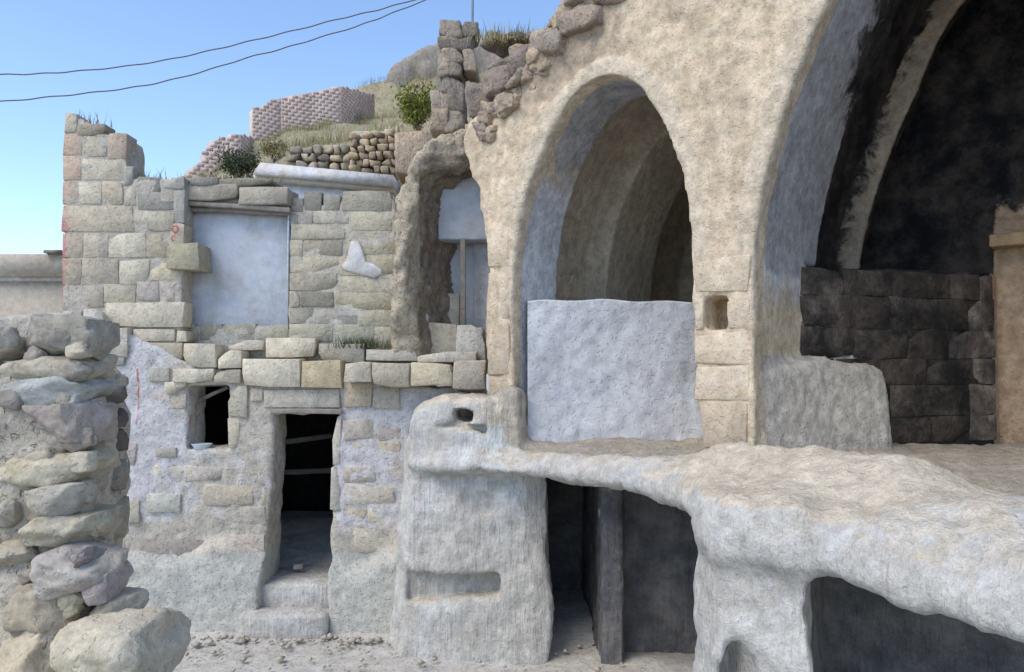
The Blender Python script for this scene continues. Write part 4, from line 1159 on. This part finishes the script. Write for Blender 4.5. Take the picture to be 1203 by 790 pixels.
# ---- dry stone terrace walls
def rubble_row(label, x0, x1, ya0, ya1, yb0, yb1, Y, size, tints):
    root = thing('terrace_wall', label, 'wall', tuple(W((x0 + x1) / 2, (yb0 + yb1) / 2, Y)))
    y = 0.0; sd = 0
    i = 0
    ht = (yb0 - ya0 + yb1 - ya1) / 2
    rows = max(2, int(ht / size))
    for r in range(rows):
        x = x0
        while x < x1:
            wd = size * rnd.uniform(0.9, 1.9)
            u = (x - x0) / (x1 - x0)
            yt, yb = ya0 + (ya1 - ya0) * u, yb0 + (yb1 - yb0) * u
            yc0 = yt + (yb - yt) * r / rows; yc1 = yt + (yb - yt) * (r + 1) / rows
            a, b = W(x, yc1, Y), W(min(x + wd, x1 + 3), yc0, Y)
            v, q = ico_rock((b[0] - a[0]) * 1.08, 0.3, (b[2] - a[2]) * rnd.uniform(1.0, 1.25), 1000 + st.n + i, 2, 0.2, 0.85)
            put('stone', v + (a + b) / 2 + np.array([0, rnd.uniform(0, 0.08), 0]), q, M['fieldstone'], root, tint=rnd.choice(tints)); i += 1
            x += wd
    a, b = W(x0, max(yb0, yb1) + 4, Y + 0.2), W(x1, min(ya0, ya1) + 4, Y + 0.2)
    v, q = gridbox(b[0] - a[0], 0.3, b[2] - a[2], 77, 0.05, 3, 0.02)
    put('core', v + (a + b) / 2 + np.array([0, 0.15, 0]), q, M['mudmortar'], root)
    st.n += 50
rubble_row('grey dry stone terrace wall above the whitened slab', 340, 412, 172, 170, 200, 202, 15.0, 8.5, [(0.95, 0.9, 0.82), (0.7, 0.68, 0.64), (0.55, 0.52, 0.5), (1.1, 1.02, 0.9)])
rubble_row('crumbling pinkish rubble terrace wall next to the tan block', 411, 466, 158, 150, 204, 206, 14.6, 8.0, [(1.1, 0.92, 0.76), (1.0, 0.85, 0.7), (0.85, 0.72, 0.6), (1.15, 1.02, 0.86)])
tb = pbox(464, 512, 152, 205, 13.0, 0.7, 'tan_block_wall', M['crag'], None, 61, 0.05, 0.03)
tb.color = (1.25, 1.12, 0.95, 1); tag(tb, 'plain tan weathered block wall below the green bush', 'wall')
# small white post leaning by the terrace
# ---- whitened sloping slab on a white parapet
par = thing('slab_parapet', 'white parapet with a sloping pale moulded slab behind the house wall', 'parapet', tuple(W(380, 240, 12.2)))
a, b = W(303, 204, 12.2), W(462, 218, 12.2)
def ramp_slab(name, mat, top0, top1, bot0, bot1, Y, dep, xo=0):
    p = [W(*top0, Y), W(*top1, Y), W(*bot1, Y), W(*bot0, Y)]
    vs = np.array(p + [c + np.array([0, dep, 0]) for c in p])
    return put(name, vs, np.array([(3, 2, 1, 0), (4, 5, 6, 7), (0, 1, 5, 4), (2, 3, 7, 6), (3, 0, 4, 7), (1, 2, 6, 5)]), mat, par, smooth=False)
ramp_slab('slab', M['slab'], (306, 191), (462, 206), (297, 204), (462, 219), 12.1, 0.8)
ramp_slab('moulding', M['cream'], (297, 205), (462, 220), (299, 212), (462, 226), 12.2, 0.7)
ramp_slab('wall', M['slab'], (318, 213), (462, 226), (318, 262), (462, 262), 12.3, 0.5)
# ---- neighbour's cream house at the left edge
nbh = thing('cream_house', 'low cream plastered neighbour house with a flat moulded cornice', 'house', tuple(W(20, 430, 14)))
zt = W(40, 300, 14)[2]; zc = W(40, 326, 14)[2]; zd = W(40, 331, 14)[2]
v, f = box(-15, -7.0, 14.0, 18, 0, zd + 0.02); put('wall', v, f, M['cream'], nbh, smooth=False)
v, f = box(-15.1, -6.9, 13.86, 18.1, zc, zt); put('cornice', v, f, M['cream'], nbh, smooth=False)
v, f = box(-15.1, -6.9, 13.92, 18.1, zd, zc - 0.004); put('string_course', v, f, M['slab'], nbh, smooth=False)
v, f = box(W(60, 0, 13.8)[0], W(80, 0, 13.8)[0], 13.75, 14.2, zt + 0.004, zt + 0.06); put('roof_tile', v, f, M['wood'], nbh, smooth=False)

# ---- bushes
def bush(name, label, c, rx, ry, rz, nleaf, lsz, lm, seed, stems=8):
    root = thing(name, label, 'bush', tuple(c))
    rs = np.random.RandomState(seed)
    parts = []
    tips = []
    for k_ in range(stems):
        an = rs.uniform(0, 2 * math.pi); rr = rs.uniform(0.3, 0.9)
        tip = c + np.array([rx * rr * math.cos(an), ry * rr * math.sin(an), rz * rs.uniform(0.9, 1.9)])
        mid = c + (tip - c) * 0.5 + rs.normal(0, 0.04, 3)
        parts.append(tube([c - np.array([0, 0, 0.1]), mid, tip], 0.014, 5, 0.004)); tips += [mid, tip, (mid + tip) / 2]
    v, f = merge(parts); put('stems', v, f, M['bark'], root)
    tips = np.array(tips)
    cl = tips[rs.randint(0, len(tips), nleaf)] + rs.normal(0, 1, (nleaf, 3)) * np.array([rx, ry, rz]) * 0.26
    dirs = rs.normal(0, 1, (nleaf, 3)) + np.array([0, 0, 0.8]); dirs /= np.linalg.norm(dirs, axis=1, keepdims=True)
    sd_ = np.cross(dirs, rs.normal(0, 1, (nleaf, 3))); sd_ /= np.linalg.norm(sd_, axis=1, keepdims=True)
    L = lsz * rs.uniform(0.7, 1.5, (nleaf, 1))
    vs = np.stack([cl, cl + dirs * L * 0.5 + sd_ * L * 0.24, cl + dirs * L, cl + dirs * L * 0.5 - sd_ * L * 0.24], 1).reshape(-1, 3)
    o = put('foliage', vs, np.arange(nleaf * 4).reshape(-1, 4), lm, root, smooth=False); o['kind'] = 'stuff'
    return root
bush('green_bush', 'bright yellow green leafy bush growing against the ruined stone stub', W(492, 150, 13.2), 0.33, 0.3, 0.36, 2600, 0.055, M['leaf'], 1, 14)
bush('dark_bush', 'dark grey green bush in front of the low brick wall', W(280, 212, 15.0), 0.45, 0.35, 0.32, 2200, 0.055, M['darkleaf'], 2, 12)
bush('small_shrub', 'small dry yellow green shrub beside the sloping white slab', W(322, 186, 16.5), 0.3, 0.25, 0.2, 900, 0.06, M['drygrass'], 3, 8)

# ---- dry grass: hillside cover, tufts on wall tops
def blades(name, pts, hgt, mat, seed):
    rs = np.random.RandomState(seed); n = len(pts)
    pts = np.asarray(pts)
    an = rs.uniform(0, 2 * math.pi, n); H = hgt * rs.uniform(0.5, 1.3, n)
    lean = rs.normal(0, 0.3, (n, 2)) * H[:, None]
    wd = 0.006 + 0.01 * H
    sx, sy = np.cos(an) * wd, np.sin(an) * wd
    b0 = pts + np.stack([sx, sy, 0 * sx], 1); b1 = pts - np.stack([sx, sy, 0 * sx], 1)
    tp = pts + np.stack([lean[:, 0], lean[:, 1], H], 1)
    vs = np.stack([b0, b1, tp], 1).reshape(-1, 3)
    return put(name, vs, np.arange(n * 3).reshape(-1, 3), mat, None, smooth=False)
rs = np.random.RandomState(5)
gx_, gy_ = rs.uniform(-9, 2, 60000), rs.uniform(13.6, 34, 60000)
ix = np.clip(np.searchsorted(hx, gx_), 1, len(hx) - 1); iy = np.clip(np.searchsorted(hy, gy_), 1, len(hy) - 1)
gp_ = np.stack([gx_, gy_, hzg[ix, iy] - 0.03], 1)
gp_ = gp_[fbm(gp_ * 0.5, 3, 12) + rs.normal(0, 0.15, len(gp_)) > -0.05]
o = blades('dry_grass', gp_, 0.26, M['drygrass'], 6)
tag(o, 'dry straw coloured grass covering the hillside', 'grass', kind='stuff')
def tuft(label, x, y, Y, spread, n, hgt, mat, seed):
    rs = np.random.RandomState(seed)
    c = W(x, y, Y)
    p = c + np.stack([rs.normal(0, spread, n), rs.normal(0, 0.06, n), rs.uniform(-0.03, 0.0, n)], 1)
    o = blades('grass_tuft', p, hgt, mat, seed)
    tag(o, label, 'grass', kind='stuff')
tuft('thin dry grass sprouting from the top of the tall house pier', 108, 148, 10.65, 0.13, 40, 0.2, M['drygrass'], 31)
tuft('wispy grass on the low broken shoulder of the pier', 172, 210, 10.7, 0.16, 30, 0.16, M['drygrass'], 32)
tuft('grey green weeds growing at the foot of the upper house wall', 425, 408, 10.6, 0.22, 240, 0.16, M['darkleaf'], 33)
tuft('dark weeds spilling over the lintel of the blocked doorway', 272, 214, 10.85, 0.3, 300, 0.09, M['darkleaf'], 34)
tuft('dry straw tuft among the rocks on top of the arcade', 598, 48, 9.9, 0.22, 260, 0.2, M['drygrass'], 35)
rs = np.random.RandomState(8)
parts = []
for k_ in range(420):
    if k_ < 180: x_, y_ = rs.uniform(-5.6, -1.4), 9.95 - abs(rs.normal(0, 0.22))
    else: x_, y_ = rs.uniform(-5.5, 1.5), rs.uniform(7.6, 9.8)
    sz = rs.choice([0.02, 0.03, 0.045, 0.07], p=[0.4, 0.35, 0.18, 0.07])
    oc = np.array([(1, 0, 0), (-1, 0, 0), (0, 1, 0), (0, -1, 0), (0, 0, 0.6), (0, 0, -0.6)]) * sz * rs.uniform(0.6, 1.3, (6, 1))
    parts.append((rotz(oc, rs.uniform(0, 6)) + np.array([x_, y_, sz * 0.25 + 0.02]), np.array([(0, 2, 4), (2, 1, 4), (1, 3, 4), (3, 0, 4), (2, 0, 5), (1, 2, 5), (3, 1, 5), (0, 3, 5)])))
v, f = merge(parts)
o = put('gravel', v, f, M['fieldstone'], smooth=False, tint=(1.1, 1.08, 1.05)); tag(o, 'scattered rubble and gravel on the courtyard floor', 'gravel', kind='stuff')

# ---- loose stones on the ground and the ledge
def pebble(label, x, y, Y, sz, tn, seed):
    c = W(x, y, Y)
    v, q = ico_rock(sz * 1.3, sz, sz * 0.7, seed, 2, 0.15, 0.4)
    o = put('loose_stone', v + c + np.array([0, 0, sz * 0.2]), q, M['fieldstone'], tint=tn)
    tag(o, label, 'stone', group='loose stones')
pebble('loose flat stone lying on the dirt floor in the doorway', 350, 668, 10.9, 0.12, (1.0, 1.0, 1.0), 1)

# ---- overhead cables
for i, (lab, pts) in enumerate([('upper of two thin dark cables crossing the sky', [(-160, 92), (0, 88), (45, 87), (90, 84), (150, 78), (200, 70), (250, 59), (300, 47), (350, 35), (400, 22), (440, 13), (480, 2), (620, -40)]),
                                ('lower of two thin dark cables crossing the sky', [(-160, 122), (0, 120), (50, 115), (100, 110), (150, 104), (190, 97), (240, 84), (290, 68), (330, 58), (370, 46), (420, 31), (450, 20), (490, 4), (620, -48)])]):
    P = np.array([W(x, y, 15 + 0.004 * x) for x, y in pts])
    tt_ = np.linspace(0, len(P) - 1, 90)
    S_ = np.stack([np.interp(tt_, np.arange(len(P)), P[:, k]) for k in range(3)], 1)
    for _ in range(2): S_[1:-1] = (S_[:-2] + 2 * S_[1:-1] + S_[2:]) / 4
    S_[:, 2] += 0.010 * np.sin(np.arange(90) * 0.9 + i)
    v, q = tube(S_, 0.013, 6)
    cb = put('overhead_cable', v, q, M['cable']); tag(cb, lab, 'cable', group='overhead cables')
